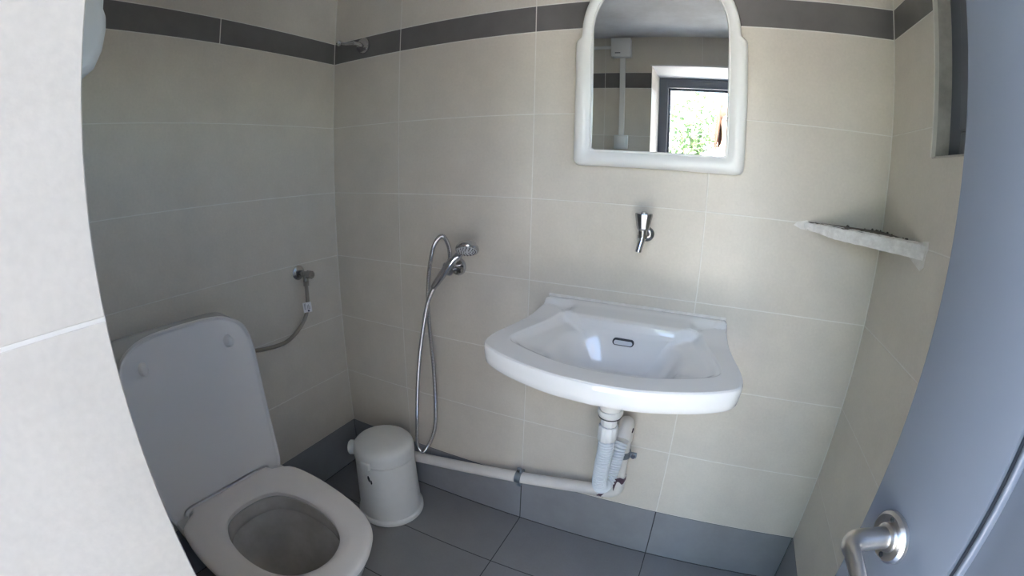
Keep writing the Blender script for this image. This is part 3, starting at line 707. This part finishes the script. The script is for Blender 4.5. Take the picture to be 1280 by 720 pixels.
obj('filler_smear', smear([(x, -0.0004, z) for x, z in [(-0.235, 0.006), (-0.245, -0.004), (-0.225, -0.012), (-0.19, -0.016), (-0.15, -0.015), (-0.14, 0.002), (-0.18, 0.008), (-0.21, 0.012)]]), 'smear', cs)
bm = bmesh.new()
for k in range(16):
    x = -random.uniform(0.002, 0.10) if k < 9 else -0.004; y = -0.003 if k < 9 else -random.uniform(0.004, 0.22)
    s = random.uniform(0.0015, 0.0035)
    bmesh.ops.create_icosphere(bm, subdivisions=1, radius=s, matrix=Matrix.Translation((x-0.002, y-0.002, 0.0095+s*0.5)))
tag(obj('crumbs', bm, 'shelf_dirt', cs), kind='stuff')
tag(cs, 'broken triangular corner shelf with rough white edge and bare brown top', 'shelf')

# ------------------------------------------------------------------ angle valve and hose on the left wall
av = empty('angle_valve', (0, -0.207, 0.930))
bm = bmesh.new(); lathe(bm, [(0, 0.0005), (0.027, 0.0005), (0.027, 0.003), (0.020, 0.008), (0.011, 0.010), (0, 0.010)], 40, (0, 0, 0), 'x'); obj('flange', bm, 'dull_chrome', av, True)
bm = bmesh.new(); tube(bm, [(0.008, 0, 0), (0.050, 0, 0)], 0.0095, 20); tube(bm, [(0.042, 0, 0.006), (0.042, 0, -0.030)], 0.0100, 20); obj('valve_body', bm, 'dull_chrome', av, True)
bm = bmesh.new(); tube(bm, [(0.050, 0, 0), (0.056, 0, 0), (0.078, 0, 0)], [0.009, 0.0145, 0.0150], 10); obj('valve_knob', bm, 'dull_chrome', av)
bm = bmesh.new(); tube(bm, [(0.042, 0, -0.028), (0.042, 0, -0.044)], 0.0115, 6); obj('hose_nut', bm, 'braid', av)
tag(av, 'chrome angle valve with round flange on the left wall', 'valve')
V0 = (0.042, -0.207, 0.888)
hw = [V0, (0.043, -0.208, 0.850), (0.044, -0.213, 0.805), (0.046, -0.235, 0.765), (0.050, -0.285, 0.728), (0.058, -0.345, 0.712), (0.070, -0.43, 0.722), (0.088, -0.50, 0.742), (0.100, -0.560, 0.768), (0.104, -0.598, 0.790)]
bm = bmesh.new(); pp = resample(catmull(hw, 12), 0.0025); tube(bm, pp, [0.0072+(0.0003 if i % 2 else 0) for i in range(len(pp))], 14)
fh = empty('inlet_hose', (0, 0, 0)); obj('braided_hose', bm, 'braid', fh, True)
bm = bmesh.new(); box(bm, (-0.0008, -0.017, -0.019), (0.0, 0.015, 0.019)); tg = obj('hose_tag', bm, 'paper_tag', fh)
tg.location = (0.0530, -0.219, 0.808); tg.rotation_euler = (0.04, 0.0, -0.50)
for (y, h_) in ((-0.012, 0.028), (-0.0085, 0.028), (-0.001, 0.020), (0.003, 0.022), (0.007, 0.016)):
    obj('printed_line', bx((0.0, y, -0.008-0.0*h_), (0.0003, y+0.0012, -0.008+h_*0.85)), 'ink', tg)
bm = bmesh.new(); lathe(bm, [(0, 0.0), (0.0036, 0.0), (0.0036, 0.0003), (0, 0.0003)], 20, (0.0001, 0.002, -0.0135), 'x'); obj('printed_dot', bm, 'ink', tg)
fh['label'] = 'braided inlet hose with white paper tag curving from valve behind the toilet lid'; fh['category'] = 'hose'

# ------------------------------------------------------------------ toilet
TO = empty('toilet', (0.275, -0.783, 0), math.radians(-3.4))
SEAT = [(0.0, 0.0), (0.0, 0.075), (0.0, 0.124), (0.003, 0.129), (0.022, 0.137), (0.034, 0.158), (0.062, 0.186), (0.150, 0.199), (0.250, 0.197), (0.345, 0.184), (0.425, 0.150), (0.470, 0.095), (0.492, 0.040), (0.496, 0.0)]
hh = catmull([(x, y, 0) for x, y in SEAT[1:]], 6)
so_l = [(p.x, p.y) for p in hh]+[(p.x, -p.y) for p in hh[::-1][1:]]
OPEN = [(0.090, 0.0), (0.096, 0.045), (0.122, 0.086), (0.185, 0.112), (0.265, 0.118), (0.340, 0.104), (0.392, 0.072), (0.415, 0.032), (0.420, 0.0)]
ho = catmull([(x, y, 0) for x, y in OPEN], 6)
op_l = [(p.x, p.y) for p in ho]+[(p.x, -p.y) for p in ho[::-1][1:-1]]
NT = 96; tc_ = (0.258, 0.0)
sO = ray_outline(so_l, *tc_, NT); sI = ray_outline(op_l, *tc_, NT)
ZS = 0.470
def seat_ring(t, z, off=0.0):
    r = []
    for (xi, yi), (xo, yo) in zip(sI, sO):
        x, y = xi+(xo-xi)*t, yi+(yo-yi)*t
        d = Vector((x-tc_[0], y-tc_[1])).normalized()*off
        r.append(Vector((x+d.x, y+d.y, z)))
    return r
bm = bmesh.new()
rings = [seat_ring(0.02, ZS-0.024), seat_ring(0.0, ZS-0.018), seat_ring(0.0, ZS-0.010), seat_ring(0.05, ZS-0.005), seat_ring(0.18, ZS-0.001), seat_ring(0.40, ZS), seat_ring(0.75, ZS), seat_ring(0.90, ZS-0.001), seat_ring(0.97, ZS-0.004), seat_ring(1.0, ZS-0.009), seat_ring(1.0, ZS-0.018), seat_ring(0.98, ZS-0.024)]
R_ = [[bm.verts.new(p) for p in r] for r in rings]
for i in range(len(R_)):
    a, c = R_[i], R_[(i+1) % len(R_)]
    for k in range(NT): bm.faces.new((a[k], a[(k+1) % NT], c[(k+1) % NT], c[k]))
obj('seat', bm, 'seat_plastic', TO, True)
# pedestal with bowl
def sup(xb, xf, hw_, z, e=2.7):
    r = []; cx_ = (xb+xf)/2; hl = (xf-xb)/2
    P_ = []
    for k in range(240):
        a = 2*PI*k/240; c_, s_ = math.cos(a), math.sin(a)
        ee = e if c_ > 0 else 5.0
        P_.append((cx_+hl*math.copysign(abs(c_)**(2/ee), c_), hw_*math.copysign(abs(s_)**(2/e), s_)))
    return [Vector((x, y, z)) for x, y in ray_outline(P_, 0.10 if xf < 0.42 else 0.12, 0, NT)]
def inner(f, z, sx=0.0):
    return [Vector((tc_[0]+(x-tc_[0])*f+sx, (y)*f, z)) for x, y in sI]
# re-sample the opening from the same centre as the outside rings
bm = bmesh.new()
zr = ZS-0.026
ring_out = [sup(-0.10, 0.32, 0.115, 0.0), sup(-0.10, 0.325, 0.112, 0.03), sup(-0.12, 0.335, 0.108, 0.12), sup(-0.16, 0.365, 0.115, 0.20), sup(-0.22, 0.405, 0.145, 0.28), sup(-0.245, 0.455, 0.172, 0.35), sup(-0.25, 0.476, 0.184, zr-0.03), sup(-0.25, 0.480, 0.186, zr-0.008), sup(-0.248, 0.474, 0.181, zr)]
opn = ray_outline(op_l, 0.12+0.0, 0, NT)
loft(bm, ring_out+[[Vector((x, y, zr)) for x, y in opn], ], True, False)
obj('pedestal', bm, 'ceramic_toilet', TO, True)
bm = bmesh.new()
loft(bm, [inner(1.005, zr+0.001), inner(1.0, zr-0.012), inner(1.0, zr-0.030), inner(1.0, zr-0.042), inner(1.01, zr-0.046), inner(1.05, zr-0.047), inner(1.05, zr-0.054), inner(1.0, zr-0.070), inner(0.96, zr-0.085), inner(0.88, zr-0.125), inner(0.76, zr-0.165), inner(0.60, zr-0.20, -0.005), inner(0.44, zr-0.225, -0.01), inner(0.36, zr-0.25, -0.012), inner(0.30, zr-0.29, -0.014)], False, True)
obj('bowl', bm, 'bowl_inside', TO, True)
bm = bmesh.new(); loft(bm, [inner(0.41, zr-0.236, -0.011), inner(0.41, zr-0.234, -0.011)]); obj('water', bm, 'water', TO)
# lid: leaning back, inner side towards the room
lid = empty('lid_pivot') if False else None
LA = math.radians(4.5)
LIDR = [(0.0, 0.478), (0.08, 0.475), (0.135, 0.462), (0.176, 0.430), (0.194, 0.370), (0.196, 0.28), (0.195, 0.16), (0.193, 0.04), (0.189, -0.005), (0.178, -0.030), (0.158, -0.040), (0.140, -0.036), (0.131, -0.030), (0.129, -0.014), (0.06, -0.012), (0.0, -0.012)]
hl_ = catmull([(x, y, 0) for x, y in LIDR], 6)
ll = [(p.x, p.y) for p in hl_]+[(-p.x, p.y) for p in hl_[::-1][1:-1]]
def inset(P_, d):
    out = []; n = len(P_)
    for i in range(n):
        a, c = Vector(P_[(i-1) % n]), Vector(P_[(i+1) % n]); t_ = (c-a)
        if t_.length < 1e-9: out.append(P_[i]); continue
        t_.normalize(); nr = Vector((t_.y, -t_.x)); out.append((P_[i][0]+nr.x*d, P_[i][1]+nr.y*d))
    return out
area = sum(ll[i][0]*ll[(i+1) % len(ll)][1]-ll[(i+1) % len(ll)][0]*ll[i][1] for i in range(len(ll)))
sg = 1 if area < 0 else -1
def LP(P_, d): return [Vector((d, y, z)) for y, z in P_]       # lid local: x = out towards the room
bm = bmesh.new()
loft(bm, [LP(inset(ll, 0.004*sg), -0.016), LP(ll, -0.012), LP(ll, 0.0), LP(inset(ll, 0.0015*sg), 0.002), LP(inset(ll, 0.004*sg), 0.0015), LP(inset(ll, 0.007*sg), -0.004), LP(inset(ll, 0.010*sg), -0.006), LP(inset(ll, 0.0125*sg), -0.006), LP(inset(ll, 0.015*sg), -0.006)])
lido = obj('lid', bm, 'lid_plastic', TO, True)
lido.location = (-0.0025, -0.005, ZS-0.004); lido.rotation_euler = (0, -LA, 0)
for s in (1, -1):
    bm = bmesh.new(); lathe(bm, [(0.0135, -0.0062), (0.0115, 0.002), (0.0100, 0.010), (0.0065, 0.014), (0, 0.015)], 28, (0, 0.122*s, 0.400), 'x', 1.0, 1.35); obj('bumper', bm, 'lid_plastic', lido, True)
    bm = bmesh.new(); tube(bm, [(-0.016, s*0.100, ZS-0.014), (-0.016, s*0.060, ZS-0.014)], 0.011, 20); obj('hinge', bm, 'white_plastic', TO, True)
# cistern
bm = bmesh.new(); rs = []
for z, x0, x1, hw_ in ((0.445, -0.245, -0.098, 0.150), (0.47, -0.250, -0.094, 0.165), (0.70, -0.252, -0.086, 0.178), (0.865, -0.252, -0.082, 0.182)):
    P_ = []
    for k in range(64):
        a = 2*PI*k/64; c_, s_ = math.cos(a), math.sin(a)
        P_.append(Vector(((x0+x1)/2+(x1-x0)/2*math.copysign(abs(c_)**0.32, c_), hw_*math.copysign(abs(s_)**0.32, s_), z)))
    rs.append(P_)
loft(bm, rs); ci = obj('cistern', bm, 'ceramic_toilet', TO, True)
bm = bmesh.new(); rs = []
for z, e_ in ((0.864, 0.0), (0.868, 0.005), (0.884, 0.005), (0.892, 0.0), (0.895, -0.012)):
    P_ = []
    for k in range(64):
        a = 2*PI*k/64; c_, s_ = math.cos(a), math.sin(a)
        P_.append(Vector((-0.167+(0.084+e_)*math.copysign(abs(c_)**0.32, c_), (0.184+e_)*math.copysign(abs(s_)**0.32, s_), z)))
    rs.append(P_)
loft(bm, rs); cl = obj('cistern_lid', bm, 'ceramic_toilet', TO, True)
bm = bmesh.new(); lathe(bm, [(0.024, 0.894), (0.024, 0.899), (0.020, 0.901), (0, 0.900)], 32, (-0.167, 0, 0)); obj('flush_button', bm, 'chrome', cl, True)
TO.rotation_euler = (0, 0, math.radians(-3.4))
tag(TO, 'white close-coupled toilet with its lid raised beside the left wall', 'toilet')

# ------------------------------------------------------------------ waste bin
bn = empty('waste_bin', (0.345, -0.189, 0))
bm = bmesh.new(); lathe(bm, [(0, 0.003), (0.127, 0.0), (0.1305, 0.003), (0.1305, 0.014), (0.1285, 0.020), (0.1250, 0.0225), (0.1225, 0.024), (0.1190, 0.10), (0.1150, 0.20), (0.1125, 0.268), (0.1085, 0.270), (0.1085, 0.284), (0, 0.284)], 72); obj('bin_body', bm, 'bin_plastic', bn, True)
bm = bmesh.new(); lathe(bm, [(0.104, 0.284), (0.1090, 0.2745), (0.1135, 0.2740), (0.1145, 0.279), (0.1142, 0.308), (0.111, 0.320), (0.103, 0.329), (0.086, 0.3345), (0.05, 0.338), (0, 0.3390)], 72); ld = obj('bin_lid', bm, 'bin_plastic', bn, True)
dA = math.radians(-96)
bm = bmesh.new(); box(bm, (0.103, -0.022, 0.266), (0.125, 0.022, 0.296), 0.006, 3, Matrix.Rotation(math.radians(-88), 4, 'Z')); obj('lid_lip', bm, 'bin_plastic', ld, True)
bm = bmesh.new(); box(bm, (0.1085, -0.018, 0.238), (0.1175, 0.018, 0.262), 0.002, 2, Matrix.Rotation(math.radians(-88), 4, 'Z')); obj('catch', bm, 'bin_plastic', bn, True)
bm = bmesh.new(); lathe(bm, [(0, -0.012), (0.024, -0.012), (0.028, -0.006), (0.028, 0.010), (0.022, 0.016), (0, 0.017)], 28, (0, 0, 0), 'x')
bmesh.ops.transform(bm, matrix=Matrix.Rotation(math.radians(-152), 4, 'Z') @ Matrix.Translation((0.122, 0, 0.288)), verts=bm.verts); obj('handle_boss', bm, 'bin_plastic', bn, True)
# small dark leaf-like print on the side
def cylpatch(pts_, r0, ang, z, th=0.0006):
    rs = []
    for e_ in (0.0, th):
        ring = []
        for (u, v) in pts_:
            rr = r0+0.0028+(0.215-(z+v))*0.045+e_+0.0005; a = ang+u/rr; ring.append(Vector((rr*math.cos(a), rr*math.sin(a), z+v)))
        rs.append(ring)
    bm = bmesh.new(); loft(bm, rs); return bm
la = math.radians(-83)
obj('printed_mark', cylpatch([(-0.008, 0.018), (-0.003, 0.020), (0.001, 0.010), (0.002, 0.000), (0.0, -0.009), (-0.005, -0.004), (-0.009, 0.008)], 0.1110, la, 0.215), 'black', bn)
obj('printed_mark', cylpatch([(0.004, 0.004), (0.009, 0.000), (0.010, -0.010), (0.006, -0.018), (0.003, -0.012), (0.003, -0.002)], 0.1110, la, 0.215), 'black', bn)
tag(bn, 'white round plastic waste bin with a domed lid in the far left corner', 'waste bin')

# ------------------------------------------------------------------ dispenser on the front wall, seen from its side
dp = empty('paper_dispenser', (0.515, YF, 1.405))
prof = [(0.0, 0.0), (0.03, 0.0), (0.06, 0.008), (0.087, 0.029), (0.105, 0.044), (0.116, 0.070), (0.120, 0.100), (0.119, 0.115), (0.114, 0.126), (0.113, 0.20), (0.102, 0.262), (0.08, 0.290), (0.0, 0.295)]
bm = bmesh.new()
loft(bm, [[Vector((x, 0.001+p[0]*s, p[1]+(0.147-p[1])*(1-s)*0.4)) for p in prof] for x, s in ((-0.146, 0.90), (-0.140, 0.97), (-0.130, 1.0), (0.130, 1.0), (0.140, 0.97), (0.146, 0.90))])
obj('cover', bm, 'grey_plastic', dp, True)
bm = bmesh.new(); box(bm, (-0.150, 0.0005, 0.010), (0.150, 0.022, 0.290), 0.004); obj('back_plate', bm, 'white_plastic', dp, True)
bm = bmesh.new(); box(bm, (0.1462, 0.058, 0.02+0.03), (0.1478, 0.061, 0.28)); obj('cover_seam', bm, 'door_dark', dp)
tag(dp, 'pale grey rounded plastic dispenser on the front wall near the ceiling', 'dispenser')

# ------------------------------------------------------------------ junction box, trunking and switch seen in the mirror
YW = YF
jb = empty('junction_box', (0.865, YW, 1.915))
obj('box_body', bx((-0.050, 0.0005, -0.048), (0.050, 0.040, 0.052), 0.004), 'white_plastic', jb, True)
obj('box_lid', bx((-0.051, 0.040, -0.049), (0.051, 0.047, 0.053), 0.003), 'white_plastic', jb, True)
obj('moulded_slot', bx((-0.030, 0.0468, -0.030), (-0.002, 0.0476, -0.025)), 'frame_grey', jb)
tag(jb, 'square white junction box on the front wall under the ceiling', 'junction box')
obj_ = obj('cable_trunking', bx((0.8555, YW+0.0005, 1.462), (0.8825, YW+0.0185, 1.866), 0.002), 'white_plastic'); tag(obj_, 'vertical white cable trunking from junction box down to the switch', 'trunking')
obj_ = obj('cable_conduit', tube(bmesh.new(), [(0.0095, YW+0.012, 1.925), (0.8145, YW+0.012, 1.925)], 0.009, 16), 'white_plastic', None, True); tag(obj_, 'thin white horizontal conduit running left from the junction box', 'conduit')
sw = empty('light_switch', (0.869, YW, 1.425))
obj('switch_plate', bx((-0.036, 0.0005, -0.036), (0.036, 0.026, 0.036), 0.004), 'white_plastic', sw, True)
obj('rocker', bx((-0.024, 0.026, -0.024), (0.024, 0.031, 0.024), 0.002), 'white_plastic', sw, True)
tag(sw, 'square white surface-mounted light switch beside the doorway', 'switch')

# ------------------------------------------------------------------ outside: ground, shrubs, the person at the door
tag(obj('light_blocker_wall', bx((2.17, -5.6, -0.03), (2.35, -1.555, 2.35), 0.01), 'render'), kind='structure')  # unseen wall, added to keep outdoor light off the left door reveal
gr = obj('ground', bx((-14, -22, -0.30), (16, -1.58, -0.03)), 'ground'); tag(gr, kind='structure')
def shrub(x, y, h, n, seed, label):
    rnd = random.Random(seed); e = empty('shrub', (x, y, -0.03)); st = bmesh.new(); lf = bmesh.new()
    tips = []
    for k in range(11):
        a = rnd.uniform(0, 2*PI); sp = rnd.uniform(0.1, 0.55); hh_ = h*rnd.uniform(0.7, 1.0)
        P_ = [(0.04*math.cos(a), 0.04*math.sin(a), 0), (sp*0.5*math.cos(a), sp*0.5*math.sin(a), hh_*0.5), (sp*math.cos(a), sp*math.sin(a), hh_)]
        P_ = catmull(P_, 5); tube(st, P_, [0.014*(1-0.8*i/len(P_)) for i in range(len(P_))], 6); tips.append(P_)
    for k in range(n):
        P_ = rnd.choice(tips); t_ = rnd.uniform(0.08, 1.0); p = P_[min(len(P_)-1, int(t_*len(P_)))]
        p = p+Vector((rnd.gauss(0, 0.16), rnd.gauss(0, 0.16), rnd.gauss(0, 0.10)))
        if p.z < 0.03: p.z = 0.03+rnd.random()*0.1
        L = rnd.uniform(0.06, 0.13); wd = L*0.20
        d = Vector((rnd.gauss(0, 1), rnd.gauss(0, 1), rnd.gauss(0.3, 0.8))).normalized(); s_ = d.cross(Vector((rnd.gauss(0, 1), rnd.gauss(0, 1), rnd.gauss(0, 1)))).normalized(); nn_ = d.cross(s_)
        v = [lf.verts.new(p), lf.verts.new(p+d*L*0.45+s_*wd-nn_*L*0.05), lf.verts.new(p+d*L-nn_*L*0.15), lf.verts.new(p+d*L*0.45-s_*wd-nn_*L*0.05), lf.verts.new(p+d*L*0.5+nn_*L*0.03)]
        lf.faces.new((v[0], v[1], v[4])); lf.faces.new((v[1], v[2], v[4])); lf.faces.new((v[2], v[3], v[4])); lf.faces.new((v[3], v[0], v[4]))
    obj('stems', st, 'stem', e, True); lo = obj('foliage', lf, 'leaf', e); lo['kind'] = 'stuff'
    tag(e, label, 'shrub')
shrub(0.15, -4.0, 2.25, 3800, 1, 'sunlit leafy shrub outside, left of the one behind the doorway')
shrub(1.28, -4.7, 2.35, 3800, 2, 'sunlit leafy shrub outside, straight behind the doorway')
shrub(-1.40, -4.3, 2.1, 3000, 3, 'sunlit leafy shrub outside, farthest left of the three')
# person standing just outside, looking in
def skin_mesh(name, joints, edges, m, parent, sub=2):
    me = bpy.data.meshes.new(name); me.from_pydata([j[0] for j in joints], edges, []); me.update()
    o = bpy.data.objects.new(name, me); sc.collection.objects.link(o); o.parent = parent; me.materials.append(M[m])
    md = o.modifiers.new('skin', 'SKIN'); md.use_smooth_shade = True
    for i, j in enumerate(joints):
        me.skin_vertices[0].data[i].radius = j[1] if isinstance(j[1], tuple) else (j[1], j[1])
    me.skin_vertices[0].data[0].use_root = True
    s_ = o.modifiers.new('sub', 'SUBSURF'); s_.levels = sub; s_.render_levels = sub
    return o
pe = empty('person', (1.455, -2.05, -0.03)); pe.scale = (1.0, 1.0, 1.045)
body = [((0, 0, 0.90), (0.13, 0.095)), ((0, 0, 1.08), (0.115, 0.085)), ((0, 0.0, 1.26), (0.135, 0.095)), ((0, -0.005, 1.36), (0.10, 0.075)), ((0, 0.0, 1.43), 0.052), ((0, 0.012, 1.50), 0.052), ((0, 0.022, 1.56), (0.068, 0.078)), ((0, 0.012, 1.63), (0.074, 0.088)), ((0, 0.008, 1.67), (0.056, 0.066))]
ed = [(i, i+1) for i in range(8)]
for s in (1, -1):
    b0 = len(body)
    body += [((s*0.155, -0.005, 1.345), 0.050), ((s*0.20, -0.01, 1.12), 0.040), ((s*0.205, 0.05, 0.92), 0.032), ((s*0.20, 0.085, 0.82), 0.022), ((s*0.195, 0.098, 0.775), (0.018, 0.034))]
    ed += [(3, b0), (b0, b0+1), (b0+1, b0+2), (b0+2, b0+3), (b0+3, b0+4)]
    for q, (dy, L_) in enumerate(((0.022, 0.070), (0.008, 0.078), (-0.006, 0.074), (-0.020, 0.060))):
        c0 = len(body); body += [((s*0.190, 0.103+dy, 0.74), 0.0095), ((s*0.178, 0.108+dy*1.1, 0.74-L_*0.55), 0.0088), ((s*0.160, 0.110+dy*1.1, 0.74-L_), 0.0075)]
        ed += [(b0+4, c0), (c0, c0+1), (c0+1, c0+2)]
    c0 = len(body); body += [((s*0.180, 0.135, 0.775), 0.011), ((s*0.168, 0.152, 0.735), 0.009)]; ed += [(b0+4, c0), (c0, c0+1)]
    l0 = len(body)
    body += [((s*0.088, 0, 0.83), 0.088), ((s*0.095, 0.01, 0.47), 0.056), ((s*0.098, -0.01, 0.28), 0.050), ((s*0.10, -0.02, 0.09), 0.034), ((s*0.105, 0.05, 0.035), 0.032), ((s*0.11, 0.14, 0.025), 0.026)]
    ed += [(0, l0), (l0, l0+1), (l0+1, l0+2), (l0+2, l0+3), (l0+3, l0+4), (l0+4, l0+5)]
skin_mesh('body', body, ed, 'skin', pe)
sh_ = [((0, 0, 0.88), (0.150, 0.112)), ((0, 0, 1.08), (0.130, 0.098)), ((0, 0, 1.26), (0.148, 0.108)), ((0, -0.005, 1.365), (0.108, 0.083))]
se = [(0, 1), (1, 2), (2, 3)]
for s in (1, -1):
    b0 = len(sh_); sh_ += [((s*0.158, -0.005, 1.35), 0.060), ((s*0.195, -0.01, 1.17), 0.052)]; se += [(3, b0), (b0, b0+1)]
skin_mesh('shirt', sh_, se, 'shirt', pe)
tr_ = [((0, 0, 0.90), (0.145, 0.108))]; te = []
for s in (1, -1):
    b0 = len(tr_); tr_ += [((s*0.088, 0, 0.82), 0.098), ((s*0.095, 0.01, 0.47), 0.068), ((s*0.098, -0.01, 0.28), 0.062), ((s*0.10, -0.015, 0.10), 0.056)]; te += [(0, b0), (b0, b0+1), (b0+1, b0+2), (b0+2, b0+3)]
skin_mesh('trousers', tr_, te, 'trousers', pe)
for s in (1, -1): skin_mesh('shoe', [((s*0.10, -0.04, 0.050), 0.046), ((s*0.105, 0.05, 0.045), 0.043), ((s*0.11, 0.15, 0.036), (0.042, 0.030))], [(0, 1), (1, 2)], 'shoe', pe, 2)
# face: nose, eyes, mouth, ears
for s in (1, -1):
    bm = bmesh.new(); bmesh.ops.create_uvsphere(bm, u_segments=14, v_segments=10, radius=0.0115, matrix=Matrix.Translation((s*0.030, 0.088, 1.615))); obj('eye', bm, 'white_plastic', pe, True)
    bm = bmesh.new(); bmesh.ops.create_uvsphere(bm, u_segments=12, v_segments=8, radius=0.0055, matrix=Matrix.Translation((s*0.030, 0.0965, 1.615))); obj('iris', bm, 'black', pe, True)
    bm = bmesh.new(); bmesh.ops.create_uvsphere(bm, u_segments=14, v_segments=10, radius=0.03, matrix=Matrix.Translation((s*0.076, 0.002, 1.605)) @ Matrix.Diagonal((0.35, 0.6, 1.0, 1))); obj('ear', bm, 'skin', pe, True)
bm = bmesh.new(); tube(bm, [(0, 0.090, 1.628), (0, 0.104, 1.600), (0, 0.112, 1.586), (0, 0.098, 1.580)], [0.006, 0.010, 0.013, 0.011], 12); obj('nose', bm, 'skin', pe, True)
bm = bmesh.new(); bmesh.ops.create_uvsphere(bm, u_segments=16, v_segments=8, radius=0.022, matrix=Matrix.Translation((0, 0.088, 1.553)) @ Matrix.Diagonal((1, 0.4, 0.25, 1))); obj('lips', bm, 'skin', pe, True)
bm = bmesh.new()
bmesh.ops.create_uvsphere(bm, u_segments=28, v_segments=20, radius=0.094, matrix=Matrix.Translation((0, -0.012, 1.645)) @ Matrix.Diagonal((0.94, 1.05, 1.0, 1)))
rnd = random.Random(4)
for k in range(130):
    a = rnd.uniform(-0.6, PI+0.6); a = -a if True else a
    x0, y0 = 0.086*math.cos(a), -0.012+0.094*math.sin(a); z0 = 1.66+rnd.uniform(-0.04, 0.05); L = rnd.uniform(0.10, 0.24)
    tube(bm, catmull([(x0*0.9, y0*0.9, z0), (x0*1.08, y0*1.05, z0-L*0.5), (x0*(1.0+rnd.uniform(-.1, .25)), y0*1.0, z0-L)], 4), [0.011]*4+[0.009, 0.008, 0.006, 0.004, 0.002], 6)
obj('hair', bm, 'hair', pe, True)
tag(pe, 'person with brown hair standing in the doorway, partly reflected in the mirror', 'person')
